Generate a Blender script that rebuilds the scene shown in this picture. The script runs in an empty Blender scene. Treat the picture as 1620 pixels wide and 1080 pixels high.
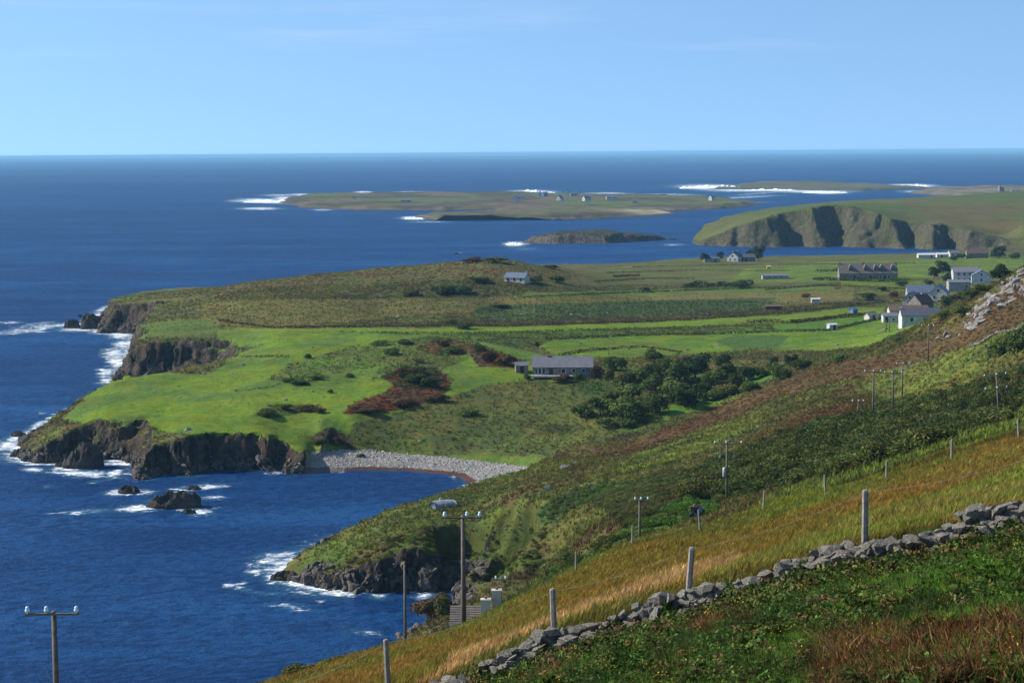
import bpy, bmesh, math, random
import numpy as np
from mathutils import Matrix, Vector
random.seed(7); RNG = np.random.default_rng(7)
SC = bpy.context.scene; C = SC.collection
R = math.radians

# ------------------------------------------------------------------ camera
FPX, W0, H0 = 2900.0, 1620.0, 1080.0
EYE = 78.0
TH = math.atan((540 - 241) / FPX); RO = 0.0074
_f = np.array([0, math.cos(TH), -math.sin(TH)]); _u0 = np.array([0, math.sin(TH), math.cos(TH)]); _r0 = np.array([1.0, 0, 0])
_r = _r0 * math.cos(RO) - _u0 * math.sin(RO); _u = _u0 * math.cos(RO) + _r0 * math.sin(RO)
cam_d = bpy.data.cameras.new('camera'); cam = bpy.data.objects.new('camera', cam_d); C.objects.link(cam)
cam_d.sensor_width = 36; cam_d.lens = 36 * FPX / W0; cam_d.clip_start = 0.5; cam_d.clip_end = 200000
cam.matrix_world = Matrix(((_r[0], _u[0], -_f[0], 0), (_r[1], _u[1], -_f[1], 0), (_r[2], _u[2], -_f[2], EYE), (0, 0, 0, 1)))
SC.camera = cam

# ------------------------------------------------------------------ sky, sun, exposure
SUN_EL, SUN_AZ = R(36), R(-77)          # azimuth from +Y towards +X
sdir = Vector((math.sin(SUN_AZ) * math.cos(SUN_EL), math.cos(SUN_AZ) * math.cos(SUN_EL), math.sin(SUN_EL)))
wd = bpy.data.worlds.new('World'); SC.world = wd; wd.use_nodes = True
nt = wd.node_tree; nt.nodes.clear()
sky = nt.nodes.new('ShaderNodeTexSky'); sky.sky_type = 'NISHITA'; sky.sun_disc = False
sky.sun_elevation = SUN_EL; sky.sun_rotation = SUN_AZ; sky.altitude = 0
sky.air_density = 0.9; sky.dust_density = 0.0; sky.ozone_density = 3.5
_tc = nt.nodes.new('ShaderNodeTexCoord'); _ad = nt.nodes.new('ShaderNodeVectorMath'); _ad.inputs[1].default_value = (0, 0, 0.22); _nz = nt.nodes.new('ShaderNodeVectorMath'); _nz.operation = 'NORMALIZE'
nt.links.new(_tc.outputs['Generated'], _ad.inputs[0]); nt.links.new(_ad.outputs[0], _nz.inputs[0]); nt.links.new(_nz.outputs[0], sky.inputs[0])
tint = nt.nodes.new('ShaderNodeMix'); tint.data_type = 'RGBA'; tint.blend_type = 'MULTIPLY'; tint.inputs[0].default_value = 1
tint.inputs[7].default_value = (0.97, 1.02, 0.98, 1)
bg = nt.nodes.new('ShaderNodeBackground'); bg.inputs[1].default_value = 0.15
wo = nt.nodes.new('ShaderNodeOutputWorld')
_mp = nt.nodes.new('ShaderNodeMapping'); _mp.inputs['Scale'].default_value = (1, 1, 13); _mp.inputs['Location'].default_value = (.35, .1, .62)
_ns = nt.nodes.new('ShaderNodeTexNoise'); _ns.inputs['Scale'].default_value = 3.2; _ns.inputs['Detail'].default_value = 7; _ns.inputs['Roughness'].default_value = .6
_rm = nt.nodes.new('ShaderNodeMapRange'); _rm.interpolation_type = 'SMOOTHSTEP'
for _k, _v in enumerate((0, .52, .80, 0, .30)): _rm.inputs[_k].default_value = _v
_cl = nt.nodes.new('ShaderNodeMix'); _cl.data_type = 'RGBA'; _cl.inputs[7].default_value = (3.4, 3.9, 4.8, 1)
nt.links.new(_tc.outputs['Generated'], _mp.inputs[0]); nt.links.new(_mp.outputs[0], _ns.inputs['Vector']); nt.links.new(_ns.outputs[0], _rm.inputs[0]); nt.links.new(_rm.outputs[0], _cl.inputs[0]); nt.links.new(sky.outputs[0], _cl.inputs[6])
nt.links.new(_cl.outputs[2], tint.inputs[6]); nt.links.new(tint.outputs[2], bg.inputs[0]); nt.links.new(bg.outputs[0], wo.inputs[0])
sl = bpy.data.lights.new('sun', 'SUN'); sl.energy = 4.8; sl.angle = R(0.53); sl.color = (1.0, 0.93, 0.82)
so = bpy.data.objects.new('sun', sl); C.objects.link(so); so.rotation_euler = (-sdir).to_track_quat('-Z', 'Y').to_euler()
so.location = (-200, 100, 300)
SC.view_settings.view_transform = 'Standard'; SC.view_settings.look = 'None'
SC.view_settings.exposure = 0.5; SC.view_settings.gamma = 1; SC.view_settings.use_curve_mapping = False
SC.render.engine = 'CYCLES'; SC.cycles.use_denoising = True
SC.cycles.max_bounces = 5; SC.cycles.diffuse_bounces = 2; SC.cycles.glossy_bounces = 2; SC.cycles.transmission_bounces = 3
SC.cycles.transparent_max_bounces = 6; SC.cycles.volume_bounces = 0; SC.cycles.caustics_reflective = False; SC.cycles.caustics_refractive = False

# ------------------------------------------------------------------ pixel <-> world
def ray(px, py):
    px = np.asarray(px, float); py = np.asarray(py, float)
    d = _f * FPX + np.multiply.outer(px - 810, _r) + np.multiply.outer(540 - py, _u)
    h = np.hypot(d[..., 0], d[..., 1])
    return np.arctan2(d[..., 0], d[..., 1]), d[..., 2] / h
def project(x, y, z):
    v = np.stack([x, y, z - EYE], -1)
    dz = np.maximum(v @ _f, 0.01)
    return 810 + FPX * (v @ _r) / dz, 540 - FPX * (v @ _u) / dz
def at_r(px, r, py=600):                # a point in the column px (row ~py), r metres off
    a, t = ray(px, py); return (float(r * math.sin(a)), float(r * math.cos(a)))
def at_z(px, py, z=0.0):                # where the ray meets the height z
    a, t = ray(px, py); r = (z - EYE) / t
    return (float(r * np.sin(a)), float(r * np.cos(a)))

# ------------------------------------------------------------------ noise
def _hash(ix, iy, seed):
    h = (ix.astype(np.int64) * 374761393 + iy.astype(np.int64) * 668265263 + seed * 974634777) & 0xFFFFFFFF
    h = ((h ^ (h >> 13)) * 1274126177) & 0xFFFFFFFF
    return ((h ^ (h >> 16)) & 0xFFFF) / 65535.0
def vn(x, y, seed=0):
    x = np.asarray(x, float); y = np.asarray(y, float)
    ix = np.floor(x); iy = np.floor(y); fx = x - ix; fy = y - iy
    ux = fx * fx * (3 - 2 * fx); uy = fy * fy * (3 - 2 * fy)
    a = _hash(ix, iy, seed); b = _hash(ix + 1, iy, seed); c = _hash(ix, iy + 1, seed); d = _hash(ix + 1, iy + 1, seed)
    return ((a + (b - a) * ux) * (1 - uy) + (c + (d - c) * ux) * uy) * 2 - 1
def fbm(x, y, oc=4, seed=0, gain=0.5):
    s = 0; a = 1; t = 0
    for i in range(oc):
        s = s + a * vn(x * 0.8 - y * 0.6 + i * 17.3, x * 0.6 + y * 0.8 - i * 9.1, seed + i); t += a; a *= gain; x = x * 2.03; y = y * 2.03
    return s / t
def sstep(a, b, x):
    t = np.clip((x - a) / (b - a), 0, 1); return t * t * (3 - 2 * t)

# ------------------------------------------------------------------ material helpers
MATS = {}
class NT:
    def __init__(s, name):
        s.m = bpy.data.materials.new(name); s.m.use_nodes = True; s.t = s.m.node_tree; s.t.nodes.clear()
        s.out = s.n('ShaderNodeOutputMaterial'); MATS[name] = s.m
    def n(s, k, **kw):
        q = s.t.nodes.new(k)
        for a, b in kw.items(): setattr(q, a, b)
        return q
    def l(s, a, b): s.t.links.new(a, b)
    def put(s, sock, v):
        if hasattr(v, 'node'): s.l(v, sock)
        elif v is not None: sock.default_value = v if not isinstance(v, tuple) or len(v) != 3 or sock.type == 'VECTOR' else (*v, 1)
    def noise(s, scale, detail=4, rough=0.55, vec=None, out=0, dist=0):
        q = s.n('ShaderNodeTexNoise'); q.inputs['Scale'].default_value = scale; q.inputs['Detail'].default_value = detail
        q.inputs['Roughness'].default_value = rough; q.inputs['Distortion'].default_value = dist
        s.l(vec if vec is not None else s.pos(), q.inputs['Vector']); return q.outputs[out]
    def pos(s):
        if not hasattr(s, '_g'): s._g = s.n('ShaderNodeNewGeometry')
        return s._g.outputs['Position']
    def objc(s):
        if not hasattr(s, '_tc'): s._tc = s.n('ShaderNodeTexCoord')
        return s._tc.outputs['Object']
    def ramp(s, v, a, b, lo=0.0, hi=1.0):
        q = s.n('ShaderNodeMapRange', interpolation_type='SMOOTHSTEP')
        for k, w in zip(range(5), (v, a, b, lo, hi)): s.put(q.inputs[k], w)
        return q.outputs[0]
    def math(s, op, a, b=0.0, c=0.0):
        q = s.n('ShaderNodeMath', operation=op); s.put(q.inputs[0], a); s.put(q.inputs[1], b); s.put(q.inputs[2], c); return q.outputs[0]
    def mix(s, f, a, b, mode='MIX'):
        q = s.n('ShaderNodeMix', data_type='RGBA', blend_type=mode); s.put(q.inputs[0], f); s.put(q.inputs[6], a); s.put(q.inputs[7], b); return q.outputs[2]
    def attr(s, name, kind='GEOMETRY', fac=False):
        q = s.n('ShaderNodeAttribute', attribute_name=name, attribute_type=kind); return q.outputs['Fac' if fac else 'Color']
    def bump(s, h, dist, strength=1.0, nrm=None):
        q = s.n('ShaderNodeBump'); q.inputs['Strength'].default_value = strength; q.inputs['Distance'].default_value = dist; s.l(h, q.inputs['Height'])
        if nrm is not None: s.l(nrm, q.inputs['Normal'])
        return q.outputs[0]
    def scale_vec(s, v, sc):
        q = s.n('ShaderNodeMapping'); s.l(v, q.inputs[0]); q.inputs['Scale'].default_value = sc; return q.outputs[0]
    def bsdf(s, col, rough=0.9, spec=0.2, nrm=None, metal=0.0):
        q = s.n('ShaderNodeBsdfPrincipled'); s.put(q.inputs['Base Color'], col); s.put(q.inputs['Roughness'], rough)
        q.inputs['Specular IOR Level'].default_value = spec; s.put(q.inputs['Metallic'], metal)
        if nrm is not None: s.l(nrm, q.inputs['Normal'])
        s.l(q.outputs[0], s.out.inputs[0]); return q

def simple(name, col, rough=0.85, spec=0.2, var=0.25, scale=2.0, bump=0.0, metal=0.0, coords='obj'):
    m = NT(name); v = m.objc() if coords == 'obj' else m.pos()
    n = m.noise(scale, 5, 0.6, v); n2 = m.noise(scale * 7.3, 3, 0.6, v)
    f = m.math('ADD', m.math('MULTIPLY', n, 0.65), m.math('MULTIPLY', n2, 0.35))
    c = m.mix(m.ramp(f, 0.3, 0.7), tuple(x * (1 - var) for x in col), tuple(min(1, x * (1 + var)) for x in col))
    m.bsdf(c, rough, spec, m.bump(f, bump) if bump else None, metal); return m.m

def leafmat(name, col=None, var=0.35, trans=0.25):
    m = NT(name)
    base = m.attr('tint', 'INSTANCER') if col is None else col
    oi = m.n('ShaderNodeObjectInfo')
    n = m.noise(1.3, 3, 0.6)
    f = m.math('ADD', m.math('MULTIPLY', n, 1.1), m.math('MULTIPLY', oi.outputs['Random'], 0.35))
    k = m.ramp(f, 0.35, 1.0, 1 - var, 1 + var)
    c = m.mix(1.0, base, k, 'MULTIPLY')
    vv = m.attr('leafv', fac=True)
    c = m.mix(1.0, c, m.ramp(vv, 0, 1, 0.65, 1.35), 'MULTIPLY')
    d = m.n('ShaderNodeBsdfDiffuse'); m.l(c, d.inputs[0])
    t = m.n('ShaderNodeBsdfTranslucent'); m.l(c, t.inputs[0])
    x = m.n('ShaderNodeMixShader'); x.inputs[0].default_value = trans
    m.l(d.outputs[0], x.inputs[1]); m.l(t.outputs[0], x.inputs[2]); m.l(x.outputs[0], m.out.inputs[0]); return m.m

def add_ground_mat(name, rock_a=(0.028, 0.025, 0.022), rock_b=(0.118, 0.098, 0.074)):
    m = NT(name)
    col = m.attr('Col'); rk = m.attr('rock', fac=True)
    P = m.pos()
    a = m.noise(0.05, 4, 0.6, P); b = m.noise(0.45, 4, 0.6, P); c = m.noise(3.5, 3, 0.6, P)
    f = m.math('ADD', m.math('MULTIPLY', a, 0.35), m.math('ADD', m.math('MULTIPLY', b, 0.4), m.math('MULTIPLY', c, 0.25)))
    g = m.mix(1.0, col, m.ramp(f, 0.36, 0.64, 0.74, 1.28), 'MULTIPLY')
    hue = m.mix(m.ramp(m.noise(0.16, 3, 0.5, P), 0.42, 0.62), (0.92, 1.0, 0.95), (1.12, 0.98, 0.9))
    g = m.mix(1.0, g, hue, 'MULTIPLY')
    ra = m.noise(0.55, 6, 0.68, m.scale_vec(P, (1, 1, 0.55))); rb = m.noise(0.11, 3, 0.5, P)
    rc = m.mix(m.ramp(ra, 0.38, 0.68), rock_a, rock_b)
    rc = m.mix(m.ramp(rb, 0.45, 0.65, 0, 0.5), rc, (0.085, 0.055, 0.035))
    rm = m.ramp(m.math('ADD', rk, m.math('MULTIPLY', m.math('SUBTRACT', m.noise(0.8, 4, 0.6, P), 0.5), 0.9)), 0.4, 0.6)
    base = m.mix(rm, g, rc)
    hb = m.mix(rm, m.math('ADD', m.math('MULTIPLY', b, 0.5), m.math('MULTIPLY', c, 0.25)), m.math('MULTIPLY', ra, 2.6))
    m.bsdf(base, 0.95, 0.08, m.bump(hb, 0.9, 0.8)); return m.m

def mesh_grid(name, X, Y, Z, keep, mat, attrs=None, cols=None, smooth=True):
    nr, nc = X.shape
    idx = np.arange(nr * nc).reshape(nr, nc)
    q = np.stack([idx[:-1, :-1], idx[:-1, 1:], idx[1:, 1:], idx[1:, :-1]], -1)
    kq = keep[:-1, :-1] | keep[:-1, 1:] | keep[1:, 1:] | keep[1:, :-1]
    q = q[kq]
    used = np.zeros(nr * nc, bool); used[q.ravel()] = True
    remap = np.cumsum(used) - 1; q = remap[q]
    co = np.stack([X, Y, Z], -1).reshape(-1, 3)[used]
    me = bpy.data.meshes.new(name)
    me.vertices.add(len(co)); me.vertices.foreach_set('co', co.astype(np.float32).ravel())
    me.loops.add(q.size); me.loops.foreach_set('vertex_index', q.astype(np.int32).ravel())
    me.polygons.add(len(q)); me.polygons.foreach_set('loop_start', np.arange(0, q.size, 4, dtype=np.int32))
    me.polygons.foreach_set('use_smooth', np.full(len(q), smooth))
    me.update(calc_edges=True)
    for k, v in (attrs or {}).items():
        at = me.attributes.new(k, 'FLOAT', 'POINT'); at.data.foreach_set('value', v.reshape(-1)[used].astype(np.float32))
    for k, v in (cols or {}).items():
        at = me.attributes.new(k, 'FLOAT_COLOR', 'POINT'); vv = v.reshape(-1, 3)[used]
        at.data.foreach_set('color', np.concatenate([vv, np.ones((len(vv), 1))], 1).astype(np.float32).ravel())
    me.materials.append(mat)
    o = bpy.data.objects.new(name, me); C.objects.link(o); return o

def seg_dist(px, py, poly, closed=True):
    """signed distance to a closed polygon of rows (x, y, s): positive inside; plus s interpolated at the nearest point"""
    best = np.full(px.shape, 1e18); sv = np.zeros(px.shape); ins = np.zeros(px.shape, bool)
    n = len(poly)
    for i in range(n):
        x0, y0, s0 = poly[i]; x1, y1, s1 = poly[(i + 1) % n]
        dx, dy = x1 - x0, y1 - y0; L = dx * dx + dy * dy + 1e-9
        t = np.clip(((px - x0) * dx + (py - y0) * dy) / L, 0, 1)
        d = (px - x0 - t * dx) ** 2 + (py - y0 - t * dy) ** 2
        m = d < best; best = np.where(m, d, best); sv = np.where(m, s0 + (s1 - s0) * t, sv)
        if abs(dy) > 1e-12:
            c = ((y0 > py) != (y1 > py)) & (px < dx * (py - y0) / dy + x0); ins ^= c
    d = np.sqrt(best); return np.where(ins, d, -d), sv
def inpoly(px, py, poly):
    ins = np.zeros(px.shape, bool); n = len(poly)
    for i in range(n):
        x0, y0 = poly[i]; x1, y1 = poly[(i + 1) % n]
        if y0 != y1: ins ^= ((y0 > py) != (y1 > py)) & (px < (x1 - x0) * (py - y0) / (y1 - y0) + x0)
    return ins
class RBF:
    def __init__(s, uv, z, c=0.05, lam=1e-3):
        s.uv = np.array(uv); z = np.array(z); n = len(z); s.c = c
        A = s.k(s.uv, s.uv) - lam * np.eye(n)
        P = np.c_[np.ones(n), s.uv]
        M = np.block([[A, P], [P.T, np.zeros((3, 3))]]); s.w = np.linalg.solve(M, np.r_[z, 0, 0, 0]); s.n = n
    def k(s, a, b):
        return np.sqrt((a[:, None, 0] - b[None, :, 0]) ** 2 + (a[:, None, 1] - b[None, :, 1]) ** 2 + s.c ** 2)
    def __call__(s, u, v):
        sh = u.shape; q = np.c_[u.ravel(), v.ravel()]; out = np.empty(len(q))
        for i in range(0, len(q), 40000):
            p = q[i:i + 40000]; out[i:i + 40000] = s.k(p, s.uv) @ s.w[:s.n] + s.w[s.n] + p @ s.w[s.n + 1:]
        return out.reshape(sh)

# ------------------------------------------------------------------ the land: control points
# (px, py, 'r', metres)  or (px, py, 'z', height): both give a ground point on that ray; or ('w', x, y, z)
CP = []
def P_(px, py, kind, v):
    a, t = ray(px, py); a = float(a); t = float(t)
    r = v if kind == 'r' else (v - EYE) / t
    CP.append((r, a, EYE + r * t))
def Wp(x, y, z): CP.append((math.hypot(x, y), math.atan2(x, y), z))
for q in [  # foreground bank and the ground by the wall
    (720, 1075, 43), (880, 1012, 42), (1100, 955, 41), (1340, 890, 40), (1620, 838, 39), (1800, 800, 39),
    (1100, 1080, 30), (1350, 1080, 27), (1620, 1080, 24), (1620, 950, 31), (1350, 980, 33.5), (850, 1080, 37), (1850, 1080, 22),
    # golden field
    (620, 1085, 55), (750, 1040, 70), (900, 960, 75), (1100, 895, 72), (1300, 830, 66), (1620, 760, 66), (1850, 700, 70),
    (430, 1080, 125), (560, 1035, 120), (735, 1000, 120), (830, 958, 112), (911, 905, 108), (1000, 868, 108), (1108, 845, 106), (1207, 812, 106),
    (1306, 787, 105), (1402, 765, 105), (1500, 722, 110), (1620, 690, 112), (1850, 620, 115),
    # hillside
    (1150, 795, 240), (1013, 855, 200), (1100, 800, 215), (1416, 658, 330), (1382, 662, 318), (1590, 668, 300), (1500, 665, 300), (1428, 632, 395), (1470, 572, 420), (1620, 560, 330),
    (1300, 760, 180), (1450, 710, 190), (1250, 720, 270), (1000, 760, 330), (1150, 740, 300), (1300, 640, 385), (1300, 700, 290), (1200, 680, 380), (900, 735, 380), (1100, 690, 420),
    (1380, 546, 500), (1432, 534, 480), (1457, 514, 475), (1484, 506, 468), (1528, 497, 440), (1553, 476, 445), (1575, 459, 450), (1597, 437, 455), (1640, 410, 455), (1850, 360, 440), (1350, 557, 505), (1250, 590, 510), (1130, 650, 482), (1000, 700, 445), (830, 746, 400),
    (1540, 560, 380), (1620, 500, 400), (1480, 540, 440),
    # near headland
    (700, 790, 355), (610, 830, 345), (570, 868, 335), (660, 860, 325), (560, 895, 326), (700, 885, 324), (760, 890, 318), (800, 800, 330), (860, 790, 320), (950, 800, 270), (770, 760, 395),
    (850, 850, 305), (900, 860, 255), (860, 900, 250), (960, 840, 215), (830, 870, 300),
    ]: P_(q[0], q[1], 'r', q[2])
for q in [(300, 600, 12), (400, 650, 11.2), (225, 652, 10.2), (160, 652, 9.9), (106, 668, 7.4), (61, 690, 4), (250, 697, 7.4), (289, 690, 9.2), (324, 683, 9.5), (389, 685, 8.9), (422, 694, 8.2), (451, 702, 6.4), (489, 707, 5.5), (170, 610, 11), (220, 595, 12), (450, 620, 12), (560, 600, 13), (640, 590, 15), (560, 660, 9.5), (520, 640, 10.8), (600, 635, 11.3), (505, 680, 8.0), (650, 700, 5), (800, 722, 4),
    (560, 710, 4), (700, 640, 10), (780, 560, 17), (890, 592, 14), (1000, 610, 13), (900, 680, 6.5), (380, 565, 13.5), (290, 527, 15.3), (230, 527, 14), (450, 540, 17), (600, 530, 18), (800, 530, 17), (400, 500, 18), (600, 490, 17), (800, 490, 15),
    (1000, 500, 14), (1000, 545, 14), (1150, 550, 14), (1200, 480, 13), (1000, 460, 14), (1300, 450, 13), (1380, 440, 13), (1400, 480, 12), (1450, 508, 12.5), (1350, 530, 13), (1300, 500, 13), (1550, 440, 14), (1500, 420, 10),
    (1300, 415, 7), (1100, 412, 7), (1000, 425, 9), (920, 428, 10), (870, 421, 18), (820, 413, 26), (770, 409, 28), (700, 418, 26), (600, 425, 24), (500, 434, 22), (400, 446, 20), (300, 460, 16), (220, 472, 13), (175, 478, 11),
    (815, 447, 22), (700, 460, 20), (560, 460, 20), (330, 490, 17), (260, 480, 14), (1300, 404.5, 3), (1400, 402.5, 3), (1200, 405, 3.5), (1100, 407, 5), (1460, 400.5, 3), (1000, 417, 5), (1530, 400, 3.5), (1600, 402, 6), (1700, 410, 8), (1620, 440, 15), (740, 715, 3.5), (600, 718, 3), (500, 720, 2.5), (810, 738, 4)]:
    P_(q[0], q[1], 'z', q[2])
for q in [(0, 0.5, 76.3), (0, 14, 72.9), (4.5, 15, 73.3), (2.4, 7.6, 75), (5.5, 17, 72.7), (7.6, 20, 72.2), (-2.4, 7.6, 74), (-8, 8, 72.5), (-10, 40, 63), (-25, 92, 47.5), (-40, 125, 34), (-45, 60, 52), (-60, 160, 16), (-12, 170, 31), (-3, 172, 31), (12, 175, 34), (-16, 205, 21), (-4, 240, 14), (4, 290, 9),
          (60, 110, 66), (150, 200, 66), (200, 420, 62), (-100, 100, 30), (-30, 250, 4), (0, 1000, 12), (-100, 1000, 10), (-150, 950, 8), (100, 1050, 9), (300, 900, 20), (330, 700, 30), (390, 1470, 6)]: Wp(*q)
CPA = np.array(CP)
rbf = RBF(np.c_[np.log(CPA[:, 0]), CPA[:, 1] * 4.0], CPA[:, 2], c=0.012, lam=.004)

# the dry stone wall's top line, (px, py), and how far off it runs
wp = [(600, 1128), (690, 1080), (760, 1050), (830, 1022), (880, 1003), (960, 975), (1010, 960), (1100, 940), (1160, 920), (1230, 897), (1290, 880), (1340, 864), (1420, 853), (1480, 838), (1500, 824), (1560, 810), (1640, 800), (1760, 776)]
wr = lambda px: 43.2 - (px - 600) / 1160 * 4.4
def at_top(px, py, r):
    a, t = ray(px, py); return Vector((r * math.sin(a), r * math.cos(a), EYE + r * float(t)))

# coastline: rows (px, r, steepness) or ('w', x, y, s)
CO = [('w', -260, -400, 1), ('w', -200, 60, 1), ('w', -140, 125, 1), ('w', -85, 185, .8), ('w', -48, 232, .8), ('w', -24, 266, .8),
    (690, 292, .8), (712, 302, 1.2), (732, 312, 1.6), (745, 322, 1.8), (748, 331, 1.8), (736, 334, 1.8), (722, 331, 2.0), (695, 323, 2.0), (640, 323, 2.2), (560, 324, 2.2), (500, 327, 1.2), (460, 334, .7), (433, 340, .5),
    (455, 348, .7), (490, 355, .8), (520, 361, .9), (550, 367, .9), (600, 373, .8), (640, 384, .7), (680, 400, .6), (712, 416, .4), (742, 430, .22), (722, 439, .2), (700, 442, .2), (640, 448, .2), (560, 450, .2), (490, 446, .25),
    (468, 445, .6), (450, 449, 1.2), (438, 455, 2.2), (427, 449, 1.8), (405, 456, 2.4), (330, 453, 2.6), (292, 446, 1.9), (265, 453, 2.4), (232, 446, 1.3), (200, 445, 1.0), (203, 460, 1.0), (196, 478, 1.6), (150, 483, 2.4), (100, 478, 2.2), (60, 476, 1.4), (38, 482, .8), (22, 503, .7),
    (45, 520, .8), (75, 532, .9), (100, 541, 1), (130, 549, 1.2), (165, 556, 2), (220, 560, 3), (280, 572, 3), (330, 588, 2.4), (352, 606, 1.2), (325, 622, 1.6), (260, 629, 2.2), (215, 633, 2.0), (190, 641, 1.4), (197, 665, 1.8), (205, 700, 2), (214, 740, 2), (221, 775, 2.0), (226, 800, 2), (240, 812, 1.6), (222, 818, 1.6),
    (190, 824, 2.2), (166, 826, 2.2), (158, 845, 2), (165, 890, 1.5), (190, 950, .6), (260, 1010, .5), (350, 1020, .4), (500, 1080, .3), (700, 1160, .3), (850, 1190, .3), (920, 1208, .3), (1000, 1240, .3), (1100, 1290, .3), (1210, 1330, .3), (1300, 1350, .3), (1400, 1370, .3), (1460, 1400, .3), (1530, 1430, .3), (1600, 1452, .3), (1800, 1480, .3),
    ('w', 900, 1480, 1), ('w', 900, -400, 1)]
poly = []
for c in CO:
    if c[0] == 'w': poly.append((c[1], c[2], c[3]))
    else: x, y = at_r(c[0], c[1]); poly.append((x, y, c[2]))
COAST = poly

# polar grid round the eye: as fine far off as near in the picture
NA = 780; ANG = np.linspace(R(-20.5), R(20.5), NA)
rr = np.exp(np.linspace(math.log(3), math.log(1500), 6000))
den = np.interp(rr, [3, 12, 20, 24, 45, 60, 100, 130, 200, 290, 310, 350, 370, 425, 440, 485, 520, 600, 640, 660, 790, 830, 850, 1000, 1500],
                    [3, 3, 60, 75, 75, 90, 110, 100, 90, 110, 330, 330, 190, 240, 420, 420, 260, 260, 360, 260, 270, 330, 220, 150, 90]) / rr
cum = np.cumsum(den * np.gradient(rr)); NR = 960
RAD = np.interp(np.linspace(cum[0], cum[-1], NR), cum, rr)
AA, RR = np.meshgrid(ANG, RAD)
GX = RR * np.sin(AA); GY = RR * np.cos(AA)
zt = rbf(np.log(RR), AA * 4.0)
zt = np.where(RR < 24, np.minimum(zt, 76.3 - .24 * RR), zt)
rel = np.interp(RR, [0, 30, 110, 250, 500, 1400], [0.03, 0.10, 0.30, 0.45, 0.3, 0.12])
zt = zt + rel * (fbm(GX / 7, GY / 7, 3, 3) * 1.3) + np.interp(RR, [0, 60, 200, 600, 1400], [0, .1, .6, .5, .12]) * fbm(GX / 32, GY / 32, 3, 9) * 1.2
def hollow(pxc, rc, wpx, lr, depth):
    global zt
    ac = float(ray(pxc, 850)[0]); wa = wpx / FPX
    q = ((AA - ac) / wa + .25 * fbm(GX / 4, GY / 4, 2, 12)) ** 2 + ((RR - rc) / lr) ** 2
    zt = zt - depth * sstep(1.0, .68, q)
hollow(806, 315, 56, 12, 10.0); hollow(724, 333, 46, 7, 5.0)
_wt = [at_top(px, py, wr(px)) for px, py in wp]; _wa = [math.atan2(p.x, p.y) for p in _wt]
_wz = np.interp(AA, _wa, [p.z for p in _wt]); _wR = np.interp(AA, _wa, [math.hypot(p.x, p.y) for p in _wt])
fr_ = np.exp(-(np.maximum(_wR - RR, 0) / 3.2) ** 2) * (RR <= _wR + .05); bk_ = np.exp(-(np.maximum(RR - _wR, 0) / 4.0) ** 2) * (RR > _wR + .05)
zt = zt * (1 - fr_ - bk_) + fr_ * (_wz - .64) + bk_ * (_wz - .36)
sd, sv = seg_dist(GX, GY, COAST)
cliffy = sstep(0.45, 1.0, sv)
sdn = sd + cliffy * (4.2 * fbm(GX / 13, GY / 13, 4, 21) - 2.0 * np.abs(fbm(GX / 6, GY / 6, 3, 5)) + 0.8) + (1 - cliffy) * 1.0 * fbm(GX / 9, GY / 9, 3, 8)
svn = sv * (1 + cliffy * 0.45 * fbm(GX / 17, GY / 17, 2, 31))
zc = np.where(sdn > 0, sdn * svn + .7 * np.maximum(sdn - 13, 0), sdn * np.maximum(svn, .35))
k = 0.9
mn = np.minimum(zt, zc); GZ = mn - k * np.log1p(np.exp(-np.abs(zt - zc) / k))  + 0.0
GZ = np.where(sdn < 0, np.minimum(GZ, sdn * 0.5 - 0.3), GZ)
onc = sstep(3, -1, zt - zc - 0)          # 1 where the coast profile rules
onc = 1 - sstep(-1.0, 2.5, zc - zt)
soft = np.exp(-(((AA - float(ray(845, 850)[0])) / (75 / FPX)) ** 2) ** 2 - (((RR - 318) / 26) ** 2) ** 2)   # turf-covered bank round the gully
rock = onc * cliffy * (1 - soft)
# crags: push cliff vertices about sideways and up
cr = rock * sstep(-1.5, 1.5, GZ)
GZ = GZ + cr * (1.5 * fbm(GX / 3.6, GY / 3.6 + GZ / 4, 3, 41) + 1.6 * (np.round(GZ / 2.4 + .6 * fbm(GX / 8, GY / 8, 2, 44)) * 2.4 - GZ) * .4 * sstep(3, 5, GZ)) * sstep(0, 5, GZ + 1)
DX = cr * 2.0 * fbm(GX / 4 + 31, GY / 5 + GZ / 2.2, 4, 51); DY = cr * 1.6 * fbm(GX / 5 - 17, GY / 5 + GZ / 3, 3, 61)
VX = GX + DX; VY = GY + DY
gzr = np.gradient(GZ, axis=0) / np.maximum(np.gradient(RR, axis=0), 1e-6); gza = np.gradient(GZ, axis=1) / np.maximum(RR * (ANG[1] - ANG[0]), 1e-6)
SLOPE = np.hypot(gzr, gza)
rock = np.clip(rock * sstep(0.55, 1.15, SLOPE + 0.25 * fbm(GX / 5, GY / 5, 3, 77)) + rock * sstep(3.0, 1.0, GZ) * sstep(.5, .9, sv), 0, 1)

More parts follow.
